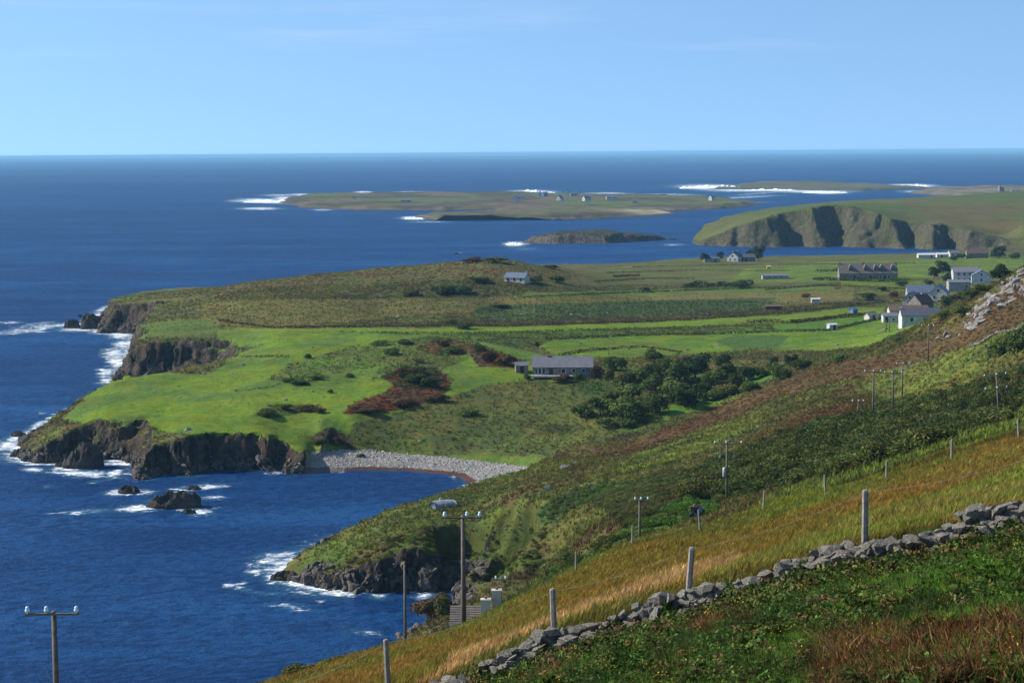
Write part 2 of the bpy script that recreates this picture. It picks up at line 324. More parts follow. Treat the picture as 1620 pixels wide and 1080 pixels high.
def hcol(a):                            # angle -> fractional column
    return (a - ANG[0]) / (ANG[1] - ANG[0])
def ground(x, y):
    r = math.hypot(x, y); ca = min(max(hcol(math.atan2(x, y)), 0), NA - 1.001); cr_ = min(max(float(np.interp(r, RAD, np.arange(NR))), 0), NR - 1.001)
    i, j = int(cr_), int(ca); fi, fj = cr_ - i, ca - j
    return float((GZ[i, j] * (1 - fj) + GZ[i, j + 1] * fj) * (1 - fi) + (GZ[i + 1, j] * (1 - fj) + GZ[i + 1, j + 1] * fj) * fi)
def hit(px, py, rmin=3.5, rmax=1400):   # first ground the ray meets
    a, t = ray(px, py); a = float(a); t = float(t); j = int(round(min(max(hcol(a), 0), NA - 1)))
    prof = GZ[:, j] - (EYE + RAD * t); ok = np.where((prof >= 0) & (RAD > rmin) & (RAD < rmax))[0]
    r = RAD[ok[0]] if len(ok) else min((0 - EYE) / min(t, -1e-4), rmax)
    if len(ok) and ok[0] > 0:
        i = ok[0]; p0, p1 = prof[i - 1], prof[i]
        if p0 < 0: r = RAD[i - 1] + (RAD[i] - RAD[i - 1]) * (-p0 / (p1 - p0))
    x, y = r * math.sin(a), r * math.cos(a); return Vector((x, y, ground(x, y)))

# ------------------------------------------------------------------ ground cover zones (base colours of what grows there)
PXg, PYg = project(GX, GY, GZ)
jx = 9 * fbm(GX / 9, GY / 9, 3, 101) * np.clip(300 / RR, .35, 1.5); jy = 5 * fbm(GX / 9, GY / 9, 3, 111) * np.clip(300 / RR, .3, 2.2)
n1 = fbm(GX / 16, GY / 16, 4, 201); n2 = fbm(GX / 5, GY / 5, 3, 211); n3 = fbm(GX / 60, GY / 60, 3, 221)
GB = (.118, .178, .014); GM = (.085, .125, .024); GD = (.045, .075, .018); ROl = (.090, .088, .026); HB = (.060, .046, .024); BR = (.094, .052, .024); RD = (.058, .072, .022)
GO = (.17, .115, .03); ST = (.25, .19, .085); DG = (.034, .045, .013); YG = (.11, .125, .022); TAN = (.125, .098, .036); FERN = (.05, .085, .024)
COL = np.zeros(GX.shape + (3,))
def lay(c, w): 
    global COL
    COL = COL * (1 - w[..., None]) + np.array(c) * w[..., None]
lay(ROl, np.ones(GX.shape)); lay(GM, sstep(-.1, .35, n1)); lay(HB, .8 * sstep(.05, .4, n2 + n3))
HILL = (RR < 380 + 0 * RR) | (AA > 0.05) & (RR < 500)
ZONE = np.zeros(GX.shape)               # how rough (shrubby) the cover is
def zone(poly, c, c2=None, mix=0.0, amt=1.0, dmin=0, dmax=1e9, rough=None, seed=0, sc=6.0):
    xs = [p[0] for p in poly]; ys = [p[1] for p in poly]
    b = (PXg > min(xs) - 15) & (PXg < max(xs) + 15) & (PYg > min(ys) - 12) & (PYg < max(ys) + 12) & (RR > dmin) & (RR < dmax)
    ii = np.where(b)
    if not len(ii[0]): return
    m = np.zeros(len(ii[0]))
    for ox, oy in ((0, 0), (1.2, .5), (-1.2, -.5), (.5, -.8), (-.5, .8)):
        m += inpoly(PXg[ii] + jx[ii] + ox, PYg[ii] + jy[ii] + oy, poly)
    m *= amt / 5
    cc = np.tile(np.array(c), (len(m), 1))
    if c2 is not None:
        w = sstep(-.25, .25, fbm(GX[ii] / sc, GY[ii] / sc, 3, 300 + seed) + (mix - .5) * 1.0)
        cc = cc * (1 - w[:, None]) + np.array(c2) * w[:, None]
    COL[ii] = COL[ii] * (1 - m[:, None]) + cc * m[:, None]
    if rough is not None: ZONE[ii] = ZONE[ii] * (1 - m) + rough * m
ZONE[:] = .35 + .3 * sstep(0, .4, n2)
# --- the plain and the outer headland
zone([(170, 485), (350, 442), (560, 420), (760, 402), (930, 420), (930, 440), (830, 452), (740, 462), (560, 474), (350, 482)], (.098, .072, .028), (.095, .10, .028), .45, rough=.55, dmin=500)
zone([(225, 505), (220, 475), (340, 468), (360, 500)], (.095, .10, .03), ROl, .4, rough=.3, dmin=500)
zone([(500, 474), (600, 452), (700, 442), (760, 448), (840, 452), (830, 470), (650, 476)], (.06, .052, .022), (.07, .08, .022), .5, rough=.8, dmin=500)
zone([(900, 452), (930, 428), (1100, 408), (1460, 402), (1460, 428), (1300, 445), (1000, 456)], (.085, .105, .026), (.10, .085, .03), .4, rough=.25, dmin=700)
zone([(1120, 470), (1180, 425), (1300, 415), (1620, 405), (1620, 425), (1450, 440), (1460, 450), (1300, 455), (1300, 470)], GM, GB, .4, rough=.3, dmin=700)
zone([(840, 455), (1000, 450), (1330, 445), (1330, 462), (1000, 466), (840, 468)], (.06, .06, .024), ROl, .4, rough=.6, dmin=600)
zone([(820, 470), (830, 463), (1150, 457), (1320, 450), (1320, 458), (1150, 464), (1000, 469)], (.075, .13, .022), None, 0, rough=.1, dmin=600)
zone([(300, 515), (320, 476), (560, 474), (820, 470), (1150, 463), (1350, 458), (1350, 478), (1200, 488), (900, 490), (700, 496), (430, 518)], (.14, .115, .036), (.115, .115, .03), .5, rough=.25, dmin=550)
zone([(740, 502), (760, 484), (1000, 476), (1230, 470), (1220, 484), (1150, 496), (1000, 505), (800, 508)], (.040, .062, .022), (.05, .075, .022), .5, rough=.25, dmin=550)
zone([(430, 517), (700, 507), (800, 508), (1000, 502), (1240, 486), (1400, 470), (1410, 480), (1250, 496), (1000, 512), (800, 518), (500, 519)], (.062, .050, .024), (.075, .065, .026), .5, rough=.5, dmin=550)
zone([(330, 518), (420, 519), (800, 517), (1050, 509), (1250, 497), (1345, 487), (1400, 486), (1395, 500), (1250, 512), (1050, 519), (800, 526), (420, 526)], GB, None, 0, rough=.05, dmin=500)
zone([(420, 526), (800, 525), (1050, 518), (1250, 508), (1400, 497), (1400, 512), (1300, 522), (1050, 528), (880, 536), (840, 550), (640, 548), (420, 545)], (.06, .075, .024), GM, .5, rough=.4, dmin=480)
zone([(850, 548), (870, 538), (1000, 531), (1320, 522), (1395, 503), (1500, 508), (1490, 528), (1400, 548), (1310, 557), (1200, 553), (1090, 560), (960, 566), (880, 562)], GB, (.075, .145, .02), .4, rough=.05, dmin=480)
zone([(1130, 542), (1160, 530), (1250, 530), (1230, 552), (1160, 552)], (.055, .105, .022), None, 0, rough=.05, dmin=480)
zone([(1220, 515), (1330, 503), (1390, 500), (1370, 512), (1300, 522), (1230, 524)], (.08, .15, .02), None, 0, rough=.05, dmin=480)
zone([(1300, 556), (1400, 545), (1420, 560), (1300, 575), (1180, 570), (1080, 566), (1200, 556)], (.085, .07, .03), (.06, .075, .02), .5, rough=.5, dmin=480)
HEAD = [(100, 662), (125, 640), (165, 602), (200, 588), (330, 592), (360, 575), (345, 540), (340, 522), (420, 524), (700, 530), (860, 560), (850, 600), (760, 612), (640, 650), (560, 668), (540, 705), (500, 716), (430, 708), (330, 690), (230, 678), (120, 668)]
zone(HEAD, GB, (.085, .14, .022), .45, rough=.06, dmin=430, dmax=720, sc=14)
zone([(210, 535), (220, 512), (330, 503), (345, 520), (340, 535)], (.075, .115, .022), GM, .5, rough=.2, dmin=560)
zone([(420, 600), (460, 575), (560, 545), (700, 530), (760, 540), (740, 570), (640, 600), (520, 610)], (.085, .13, .024), (.075, .085, .026), .45, amt=.8, rough=.3, dmin=430, seed=3, sc=9)
zone([(340, 660), (480, 600), (600, 580), (560, 640), (480, 680)], (.09, .155, .02), GB, .5, amt=.5, rough=.1, dmin=430, seed=4, sc=20)
zone([(555, 640), (610, 622), (640, 585), (690, 580), (715, 605), (700, 628), (650, 645), (590, 652), (545, 655)], (.075, .040, .02), (.10, .036, .016), .5, rough=.9, dmin=430, seed=5)
zone([(600, 596), (640, 578), (690, 582), (705, 605), (670, 618), (630, 612)], (.035, .036, .016), (.07, .035, .018), .4, rough=1, dmin=430, seed=6)
zone([(740, 545), (775, 552), (830, 572), (820, 582), (760, 580), (745, 565)], (.08, .036, .016), HB, .5, rough=.9, dmin=430, seed=7)
zone([(655, 552), (690, 535), (740, 545), (735, 562), (700, 565)], (.095, .042, .018), GD, .5, rough=.8, dmin=430, seed=8)
zone([(490, 690), (520, 675), (555, 690), (545, 705), (495, 702)], (.06, .04, .022), HB, .5, rough=.8, dmin=430, seed=9)
zone([(400, 658), (430, 640), (510, 640), (515, 652), (470, 656), (440, 660)], (.05, .048, .026), GD, .5, amt=.7, rough=.7, dmin=430, seed=10)
zone([(450, 600), (500, 590), (520, 600), (470, 612)], GD, None, 0, amt=.7, rough=.7, dmin=430)
zone([(555, 668), (640, 652), (760, 614), (900, 598), (1000, 632), (1015, 668), (960, 695), (880, 726), (700, 724), (570, 706)], (.070, .088, .024), (.095, .098, .026), .5, rough=.29, dmin=400, seed=11)
zone([(560, 700), (700, 690), (900, 690), (960, 695), (880, 726), (700, 726), (600, 716)], (.08, .11, .024), RD, .5, rough=.24, dmin=400, seed=12)
zone([(600, 720), (700, 722), (870, 722), (845, 740), (780, 738), (700, 731)], (.085, .14, .022), GM, .4, rough=.15, dmin=380)
zone([(840, 592), (875, 592), (905, 596), (905, 600), (860, 602), (840, 600)], GB, None, 0, rough=.02, dmin=400)
zone([(880, 600), (920, 598), (1010, 602), (1000, 640), (930, 625)], (.06, .075, .022), GD, .5, rough=.5, dmin=400)
zone([(1005, 668), (1060, 640), (1130, 620), (1145, 636), (1070, 658), (1030, 672)], (.08, .165, .018), None, 0, rough=.02, dmin=420)
zone([(1165, 600), (1185, 588), (1235, 582), (1230, 596), (1190, 610)], (.06, .13, .022), None, 0, rough=.02, dmin=420)
# --- hillside
HB2 = (.078, .052, .022)
zone([(820, 750), (900, 700), (1000, 695), (1140, 640), (1260, 585), (1380, 545), (1440, 495), (1540, 430), (1900, 300), (1900, 700), (1500, 720), (1250, 790), (1100, 840), (900, 905), (840, 870), (780, 800)], (.10, .102, .024), HB2, .42, rough=.45, dmin=112, dmax=505, seed=20, sc=10)
zone([(880, 722), (950, 705), (1000, 698), (1140, 645), (1250, 596), (1400, 556), (1490, 520), (1560, 470), (1620, 430), (1640, 500), (1490, 562), (1320, 605), (1200, 648), (1080, 690), (1000, 716)], (.080, .052, .022), BR, .4, rough=.8, dmin=112, dmax=505, seed=21)
zone([(1220, 585), (1300, 560), (1400, 540), (1440, 520), (1480, 530), (1400, 560), (1300, 580)], (.07, .078, .022), (.08, .05, .02), .5, rough=.6, dmin=300, dmax=510, seed=26)
zone([(1170, 700), (1230, 668), (1330, 630), (1420, 610), (1380, 640), (1300, 680), (1220, 715)], BR, (.08, .06, .02), .45, amt=.85, rough=.8, dmin=200, dmax=480, seed=22)
zone([(1370, 612), (1450, 578), (1560, 535), (1640, 505), (1640, 545), (1540, 590), (1450, 620), (1390, 640)], YG, (.085, .11, .024), .45, rough=.3, dmin=200, dmax=480, seed=23)
zone([(960, 745), (1000, 722), (1080, 692), (1160, 662), (1215, 660), (1190, 690), (1090, 720), (1010, 750)], YG, (.095, .11, .022), .4, rough=.4, dmin=200, dmax=480, seed=24)
zone([(1180, 650), (1260, 622), (1340, 600), (1330, 615), (1240, 645), (1190, 665)], YG, (.09, .09, .024), .5, amt=.8, rough=.4, dmin=200, dmax=480, seed=25)
zone([(1050, 790), (1070, 760), (1180, 715), (1300, 672), (1450, 635), (1560, 605), (1640, 580), (1640, 665), (1500, 705), (1380, 738), (1230, 775), (1130, 800)], DG, (.058, .066, .018), .45, rough=1, dmin=112, dmax=420, seed=27)
zone([(930, 790), (1000, 760), (1080, 740), (1080, 790), (1050, 830), (980, 830)], (.05, .065, .02), (.07, .06, .024), .4, rough=.7, dmin=112, dmax=420, seed=28)
zone([(830, 842), (850, 795), (960, 765), (1010, 762), (1000, 775), (920, 800), (870, 830)], FERN, (.05, .075, .02), .35, rough=.7, dmin=200, dmax=420, seed=29)
zone([(820, 960), (880, 905), (960, 850), (1060, 800), (1130, 785), (1140, 810), (1060, 838), (980, 862), (900, 905), (850, 950)], (.04, .085, .014), DG, .4, rough=.8, dmin=112, dmax=330, seed=30)
zone([(1130, 830), (1200, 785), (1350, 745), (1450, 712), (1640, 640), (1640, 690), (1500, 725), (1400, 762), (1300, 785), (1200, 812)], (.10, .13, .022), (.06, .06, .02), .4, rough=.4, dmin=80, dmax=190, seed=31)
# near headland
zone([(540, 880), (560, 845), (700, 785), (780, 768), (850, 760), (870, 800), (800, 830), (700, 850), (600, 880)], (.085, .11, .022), (.07, .08, .022), .45, rough=.6, dmin=300, dmax=430, seed=33)
zone([(540, 900), (560, 870), (660, 840), (760, 830), (860, 830), (850, 900), (760, 920), (700, 900), (600, 900)], (.065, .085, .02), (.085, .082, .024), .5, rough=.8, dmin=290, dmax=400, seed=34)
zone([(740, 800), (820, 768), (900, 740), (960, 720), (960, 745), (860, 775), (800, 800)], (.09, .088, .024), HB2, .4, rough=.5, dmin=290, dmax=420, seed=35)
# golden field behind the wall
zone([(300, 1300), (420, 1080), (560, 1030), (740, 995), (880, 928), (1000, 866), (1130, 846), (1300, 800), (1440, 752), (1640, 690), (1800, 650), (1800, 790), (1620, 815), (1340, 868), (1100, 938), (880, 1000), (720, 1065), (640, 1110)], (.145, .105, .028), (.115, .115, .026), .5, rough=.2, dmin=38, dmax=126, seed=40, sc=8)
zone([(840, 960), (1000, 872), (1130, 850), (1300, 806), (1300, 850), (1150, 890), (1000, 935), (900, 985)], (.12, .105, .024), GO, .35, amt=.8, rough=.2, dmin=41, dmax=126, seed=41, sc=7)
zone([(1100, 935), (1200, 885), (1350, 835), (1480, 790), (1640, 735), (1800, 690), (1800, 790), (1620, 812), (1340, 865)], (.115, .145, .03), (.145, .135, .04), .4, rough=.1, dmin=38, dmax=100, seed=42, sc=5)
zone([(1430, 770), (1500, 745), (1640, 700), (1640, 735), (1500, 775)], (.16, .118, .036), (.125, .115, .03), .5, amt=.65, rough=.2, dmin=45, dmax=126, seed=43)
zone([(640, 1110), (720, 1055), (900, 975), (1080, 915), (1180, 885), (1160, 910), (1000, 965), (880, 1000), (740, 1065)], ST, (.19, .14, .055), .4, rough=.1, dmin=40, dmax=70, seed=44, sc=4)
# in front of the wall
FG = [(600, 1300), (700, 1075), (880, 1005), (1100, 945), (1340, 872), (1620, 820), (1900, 760), (1900, 1300)]
zone(FG, (.05, .085, .016), (.035, .05, .014), .5, rough=.9, dmin=5, dmax=41, seed=50, sc=2.2)
zone([(1480, 925), (1540, 905), (1610, 905), (1600, 935), (1500, 955)], (.07, .14, .014), None, 0, rough=.3, dmin=20, dmax=40)
zone([(1300, 1080), (1400, 1010), (1520, 985), (1640, 1000), (1640, 1100), (1300, 1100)], (.12, .055, .022), (.06, .04, .018), .5, rough=.9, dmin=20, dmax=40, seed=51, sc=1.5)
hs = sstep(112, 125, RR) * sstep(505, 480, RR) * ((PXg > 820) | (RR < 380)) * (1 - .75 * sstep(.6, .78, ZONE) * sstep(.9, .8, ZONE)) * sstep(.99, .9, ZONE)
u_ = (GX * .8 + GY * .6); v_ = (-GX * .6 + GY * .8)
lay((.085, .092, .024), hs * .6 * sstep(.05, .3, fbm(u_ / 16, v_ / 6, 4, 601))); lay((.045, .045, .018), hs * .65 * sstep(.12, .32, fbm(u_ / 12, v_ / 5, 4, 611))); lay((.11, .12, .024), hs * .45 * sstep(.2, .4, fbm(u_ / 20, v_ / 7, 3, 621)))
pl = sstep(480, 560, RR) * (GZ > 3); lay((.05, .055, .02), pl * .35 * sstep(.1, .35, fbm(GX / 22, GY / 14, 4, 631)) * (ZONE > .12)); lay((.11, .115, .03), pl * .3 * sstep(.1, .35, fbm(GX / 26, GY / 18, 4, 641)))
# beach
BEACH = [(470, 738), (490, 716), (560, 712), (640, 719), (700, 724), (780, 733), (835, 740), (820, 752), (790, 765), (740, 775), (700, 765), (640, 746), (560, 742)]
bm_ = np.zeros(GX.shape, bool); bb = (PXg > 460) & (PXg < 850) & (PYg > 700) & (PYg < 790) & (RR > 405) & (RR < 500)
bm_[bb] = inpoly(PXg[bb] + jx[bb] * .6, PYg[bb] + jy[bb] * .4, BEACH)
BEACHM = bm_
COL[bm_] = np.array((.27, .25, .22))
red = bb & (GZ < .45) & (PXg > 540) & (PXg < 760); COL[red] = np.array((.075, .036, .03)); rock[red] = 0
wet = bb & (GZ < .9) & (PXg <= 545) & (PXg > 440); COL[wet] = np.array((.12, .11, .095))
# wet rock and grass on the cliff slopes is left to the rock mask
gm = add_ground_mat('ground_cover')
land = mesh_grid('terrain', VX, VY, GZ, GZ > -2.5, gm, {'rock': rock}, {'Col': COL})
land['kind'] = 'structure'

# ------------------------------------------------------------------ islands and the far headland (own height fields)
def hfield(name, xs, ys, coastpix, topf, mat, rough=1.0, colf=None, coastn=6.0, crag=1.5, spur=0.0, rockw=1.0):
    X, Y = np.meshgrid(xs, ys)
    po = [(*at_z(c[0], c[1]), c[2]) if c[0] != 'w' else c[1:] for c in coastpix]
    s, sv_ = seg_dist(X, Y, po)
    cl = sstep(.4, 1.0, sv_)
    s = s + coastn * fbm(X / 40, Y / 40, 4, 71) + cl * (coastn * .8 * fbm(X / 18, Y / 18, 3, 72))
    if spur: s = s + cl * spur * (1.6 * np.abs(vn(X / 46 + .25 * vn(X / 20, Y / 20, 3), Y / 160, 75)) - .75 + .8 * vn(X / 11, Y / 60, 76) + .5 * vn(X / 5, Y / 40, 77))
    t = topf(X, Y)
    zc_ = np.where(s > 0, s * sv_ * (1 + .3 * fbm(X / 30, Y / 30, 2, 73)), s * .3 - .3)
    Z = np.minimum(t, zc_); on = 1 - sstep(-1, 2, zc_ - t)
    Z = Z + on * cl * crag * fbm(X / 7, Y / 7, 3, 74) * sstep(0, 4, Z)
    gy_, gx_ = np.gradient(Z, ys, xs); slp = np.hypot(gx_, gy_)
    rk = np.clip(np.maximum(on * cl * rockw, (crag > 2.4) * sstep(.55, 1.0, slp) * (.50 + .35 * fbm(X / 25, Y / 25, 2, 79))) + on * sstep(3, .5, Z) * .9, 0, 1)
    col = colf(X, Y, Z)
    o = mesh_grid(name, X, Y, Z, Z > -2.5, mat, {'rock': rk}, {'Col': col}); o['kind'] = 'structure'
    def g(x, y):
        i = int(np.clip(np.searchsorted(ys, y), 1, len(ys) - 1)); j = int(np.clip(np.searchsorted(xs, x), 1, len(xs) - 1)); return float(Z[i, j])
    return o, g, po
def mixcol(X, Y, cs, sc, seed):
    c = np.zeros(X.shape + (3,)) + np.array(cs[0])
    for i, q in enumerate(cs[1:]):
        w = sstep(-.05, .25, fbm(X / sc, Y / (sc * 1.6), 4, seed + 7 * i))[..., None]; c = c * (1 - w) + np.array(q) * w
    return c
gmi = add_ground_mat('island_cover', (.05, .045, .04), (.17, .145, .12))
gmh = add_ground_mat('headland_cover', (.055, .060, .034), (.15, .125, .078))
# far headland with the tall cliffs
FH = [(1092, 384, 2.4), (1105, 389, 2.6), (1150, 390, 2.2), (1190, 391, 1.9), (1225, 391, 1.6), (1260, 389.5, .9), (1300, 391, 1.1), (1322, 388, 1.6), (1352, 391.5, 1.0), (1400, 392.5, .85), (1425, 394, 1.0), (1440, 391, 1.6), (1475, 395, 1.2), (1500, 393, 1.3), (1525, 396, 1.0), (1570, 396, .9), (1610, 398, .7), (1720, 404, .4),
      ('w', 700, 1900, .3), ('w', 640, 2100, .3), ('w', 420, 1980, .5), (1240, 361, .8), (1150, 369, 1), (1105, 377, 1.5)]
fh_pts = [(1100, 381, 1560, 8), (1150, 359, 1570, 14), (1200, 344, 1565, 22), (1250, 333, 1565, 27.5), (1330, 324.5, 1560, 32.5), (1440, 350, 1530, 19.5), (1500, 354, 1520, 15.5), (1600, 371, 1510, 9), (1330, 321, 1680, 30), (1450, 318, 1780, 29), (1450, 330, 1640, 27), (1620, 315, 1900, 27), (1620, 330, 1700, 24), (1620, 350, 1560, 17), (1250, 330, 1700, 24), (1800, 320, 1800, 28), (1700, 370, 1500, 12)]
def fh_rbf():
    uv = []; z = []
    for px, py, r, _ in fh_pts:
        a, t = ray(px, py); uv.append((r * math.sin(a) / 100, r * math.cos(a) / 100)); z.append(EYE + r * float(t))
        if r < 1600:
            for q in (25, 60): uv.append(((r - q) * math.sin(a) / 100, (r - q) * math.cos(a) / 100)); z.append(EYE + r * float(t))
    return RBF(uv, z, c=.06, lam=1e-3)
_fr = fh_rbf()
def fh_top(X, Y): return np.maximum(_fr(X / 100, Y / 100), 3) + .5 * fbm(X / 25, Y / 25, 3, 91)
def fh_col(X, Y, Z):
    c = mixcol(X, Y, [(.095, .10, .03), (.10, .085, .032), (.075, .10, .028)], 90, 400)
    return c
fh, fh_g, _ = hfield('headland_terrain', np.linspace(120, 700, 420), np.r_[np.linspace(1360, 1600, 200), np.linspace(1603, 2150, 110)], FH, fh_top, gmh, colf=fh_col, coastn=4, crag=2.5, spur=3.6, rockw=.6)
# long low islet
IS = [(822, 384, .8), (880, 386, 1), (960, 385, 1), (1020, 381.5, 1), (1052, 379, .8), (1040, 377, .8), (960, 377, .8), (880, 379, .8)]
islet, islet_g, _ = hfield('islet_terrain', np.linspace(-20, 170, 200), np.linspace(1520, 1740, 90), IS,
    lambda X, Y: np.clip(7.8 - ((X - 62) / 60) ** 2 * 3.8, 2.0, 10) + 1.6 * fbm(X / 11, Y / 11, 4, 95), gmi, colf=lambda X, Y, Z: mixcol(X, Y, [(.035, .042, .018), (.05, .045, .022)], 15, 410), coastn=5, crag=2.5)
# inhabited island
IL = [(440, 319, .3), (470, 328, .3), (560, 332.5, .3), (700, 333.5, .3), (790, 332, .25), (760, 337, .25), (690, 340, .3), (648, 345, .35), (690, 350, .35), (760, 350.5, .3), (850, 348.5, .3), (960, 346.5, .25), (1040, 342, .12), (1085, 338.5, .12), (1040, 336.5, .15), (1000, 335, .2), (1060, 334, .25), (1150, 330.5, .3), (1205, 325, .3), (1150, 317, .25), (1000, 312.5, .3), (800, 310.5, .3), (600, 311, .3), (480, 312, .3)]
def il_col(X, Y, Z):
    c = mixcol(X, Y, [(.10, .092, .045), (.125, .095, .06), (.085, .115, .035), (.07, .06, .035)], 75, 420)
    s = np.exp(-(((X - 205) / 60) ** 2 + ((Y - 2290) / 90) ** 2))[..., None]
    c = c * (1 - s) + np.array((.42, .36, .25)) * s
    e = sstep(2.2, .8, Z)[..., None] * .8; return c * (1 - e) + np.array((.26, .215, .15)) * e
island, island_g, _ = hfield('island_terrain', np.linspace(-440, 460, 420), np.linspace(2120, 3500, 300), IL,
    lambda X, Y: 4.6 + 3.0 * fbm(X / 160, Y / 160, 4, 97) + 1.6 * np.abs(fbm(X / 22, Y / 45, 3, 96)) + sstep(2500, 3000, Y) * 2.5, gmi, colf=il_col, coastn=22, crag=.8)
RF = [(1120, 299.5, .2), (1250, 301, .2), (1370, 302, .2), (1470, 298, .2), (1410, 293.5, .2), (1300, 290.5, .2), (1180, 291, .2)]
reef, reef_g, _ = hfield('reef_terrain', np.linspace(360, 1060, 200), np.linspace(3500, 4900, 120), RF, lambda X, Y: 3.5 + 3.5 * fbm(X / 120, Y / 200, 3, 99) + sstep(3900, 4300, Y) * 4, gmi, colf=lambda X, Y, Z: mixcol(X, Y, [(.075, .085, .035), (.11, .095, .06)], 80, 430), coastn=25)
RG = [(1440, 306, .25), (1490, 311, .25), (1560, 316, .25), (1700, 318, .25), (1800, 300, .25), (1560, 299, .25), (1480, 301, .25)]
skerry, skerry_g, _ = hfield('skerry_terrain', np.linspace(620, 1150, 220), np.linspace(2750, 3900, 140), RG, lambda X, Y: 7 + 5 * fbm(X / 60, Y / 90, 4, 98), gmi, colf=lambda X, Y, Z: mixcol(X, Y, [(.14, .115, .085), (.09, .095, .04), (.18, .15, .11)], 50, 440), coastn=22)

# ------------------------------------------------------------------ the sea
SA = np.linspace(R(-34), R(34), 460)
sr = np.exp(np.linspace(math.log(120), math.log(60000), 8000))
sden = np.interp(sr, [120, 250, 300, 500, 560, 900, 1300, 2000, 5000, 8000, 60000], [30, 60, 200, 200, 130, 130, 90, 120, 120, 20, 6]) / sr
sc_ = np.cumsum(sden * np.gradient(sr)); SRD = np.interp(np.linspace(sc_[0], sc_[-1], 440), sc_, sr)
A2, R2 = np.meshgrid(SA, SRD); SX = R2 * np.sin(A2); SY = R2 * np.cos(A2)
SPX, SPY = project(SX, SY, np.zeros_like(SX))
foam = np.zeros_like(SX)
def fb(px, py, rx, ry, amt=1.0, rot=0.0):
    c, s = math.cos(R(rot)), math.sin(R(rot)); dx = SPX - px; dy = SPY - py
    u = (dx * c + dy * s) / (rx * 1.3); v = (-dx * s + dy * c) / (ry * 1.45)
    np.maximum(foam, amt * np.exp(-(u * u + v * v)), out=foam)
near = (R2 > 250) & (R2 < 1000)
csd = np.full(SX.shape, 1e3); cs_, _ = seg_dist(SX[near], SY[near], COAST); csd[near] = -cs_
expo = np.where((SPX < 215) & (SPY < 735), 1.0, np.where((SPX > 420) & (SPX < 560) & (SPY > 830), .9, np.where((SPX < 560) & (SPY > 700) & (SPX > 190), .38, .42)))
foam = np.maximum(foam, expo * .9 * np.exp(-np.maximum(csd - 1.0, 0) / np.where(expo > .6, 7.0, 2.2)) * (csd < 40))
for b in [(20, 525, 45, 3.2, .75, -4), (90, 515, 60, 3, .8, -3), (60, 512, 30, 2, .7, -6), (150, 500, 22, 4, .9, -18), (165, 488, 18, 3, .9, -18), (120, 522, 40, 3, .75, 0), (15, 510, 20, 2.5, .7, 0), (190, 530, 22, 6, .85, 0), (195, 545, 18, 8, .85, 0), (180, 560, 18, 8, .95, 0), (185, 573, 18, 6, .95, 20), (165, 590, 10, 6, .95, 0), (172, 602, 12, 5, .95, 0), (62, 522, 14, 5, .65, 0),
          (30, 690, 26, 6, .95, -20), (15, 705, 26, 9, .9, 0), (35, 722, 24, 8, .95, 10), (60, 672, 24, 4, .85, -25), (90, 655, 22, 3, .8, -28), (65, 652, 12, 3, .55, 0),
          (60, 743, 24, 4, .8, 4), (112, 744, 32, 7.5, 1.0, 5), (140, 748, 32, 6, .9, 3), (180, 750, 14, 6, .9, -15), (150, 762, 20, 2.5, .6, -8), (80, 770, 18, 3, .5, 0), (190, 779, 26, 4.5, .85, -4), (225, 778, 22, 4, .75, 0),
          (225, 803, 42, 5, .98, -4), (140, 809, 45, 3, .75, -4), (320, 770, 40, 4.5, .75, -4), (285, 775, 18, 4, .8, 0), (335, 787, 24, 3, .7, 0), (310, 808, 24, 5, .85, 6), (345, 803, 8, 2, .6, 0), (255, 790, 30, 3, .7, -4),
          (450, 876, 50, 5, .8, -6), (420, 888, 26, 6, .85, -12), (470, 888, 42, 8, .95, -10), (405, 905, 18, 5, .8, 0), (432, 912, 16, 8, 1.0, -10), (380, 930, 26, 3, .75, 12), (420, 938, 30, 3, .65, 6), (380, 926, 14, 3, .6, -35), (460, 960, 50, 4, .5, 8), (530, 938, 24, 4.5, .95, 2), (600, 944, 14, 4, .85, 0), (672, 942, 14, 4, .95, -5), (575, 1000, 30, 5, .62, 8), (545, 990, 20, 3, .5, 10),
          (420, 318, 42, 3.2, 1.0, 2), (390, 318, 30, 2, .8, 0), (410, 330, 34, 2, .85, 0), (450, 314, 20, 3, .9, 0), (510, 332, 20, 1.5, .7, 0), (440, 309, 30, 2, .7, 0), (480, 308, 30, 2, .8, 0), (575, 305, 16, 2.2, 1, 0), (655, 306, 38, 2.6, 1, 0), (700, 308, 30, 1.5, .7, 0), (840, 304, 36, 3, 1, 0), (800, 304, 24, 1.6, .7, 0), (655, 345, 22, 2.6, .95, 0), (680, 351, 40, 1.5, .6, 0), (815, 386, 18, 3.5, .95, 0), (830, 394, 30, 3, .45, 0),
          (1130, 296, 56, 3.6, 1, 1), (1180, 300, 70, 3, .95, 0), (1240, 301, 60, 2.4, .85, 0), (960, 306, 40, 1.6, .75, 0), (1050, 308, 60, 1.6, .7, 0), (1180, 312, 60, 1.8, .65, -3), (1290, 303, 60, 2, .9, 0), (1310, 305, 30, 2, .9, 0), (1440, 294, 40, 2.6, 1, 0), (1400, 297, 40, 1.6, .8, 0), (1450, 303, 30, 2, .7, 0), (1180, 320, 60, 1.4, .5, 0), (1065, 387, 20, 2, .6, 0), (725, 400, 6, 1.5, .7, 0), (1200, 306, 50, 1.5, .6, -4)]:
    fb(*b)
m = NT('sea_water'); P = m.pos()
w1 = m.noise(.05, 5, .62, m.scale_vec(P, (.35, 1.0, 1))); w2 = m.noise(.42, 5, .66, m.scale_vec(P, (.7, 1.0, 1))); w3 = m.noise(.012, 3, .5, m.scale_vec(P, (.25, 1.0, 1)))
w4 = m.noise(.0012, 4, .6, m.scale_vec(P, (.3, 1.0, 1)))
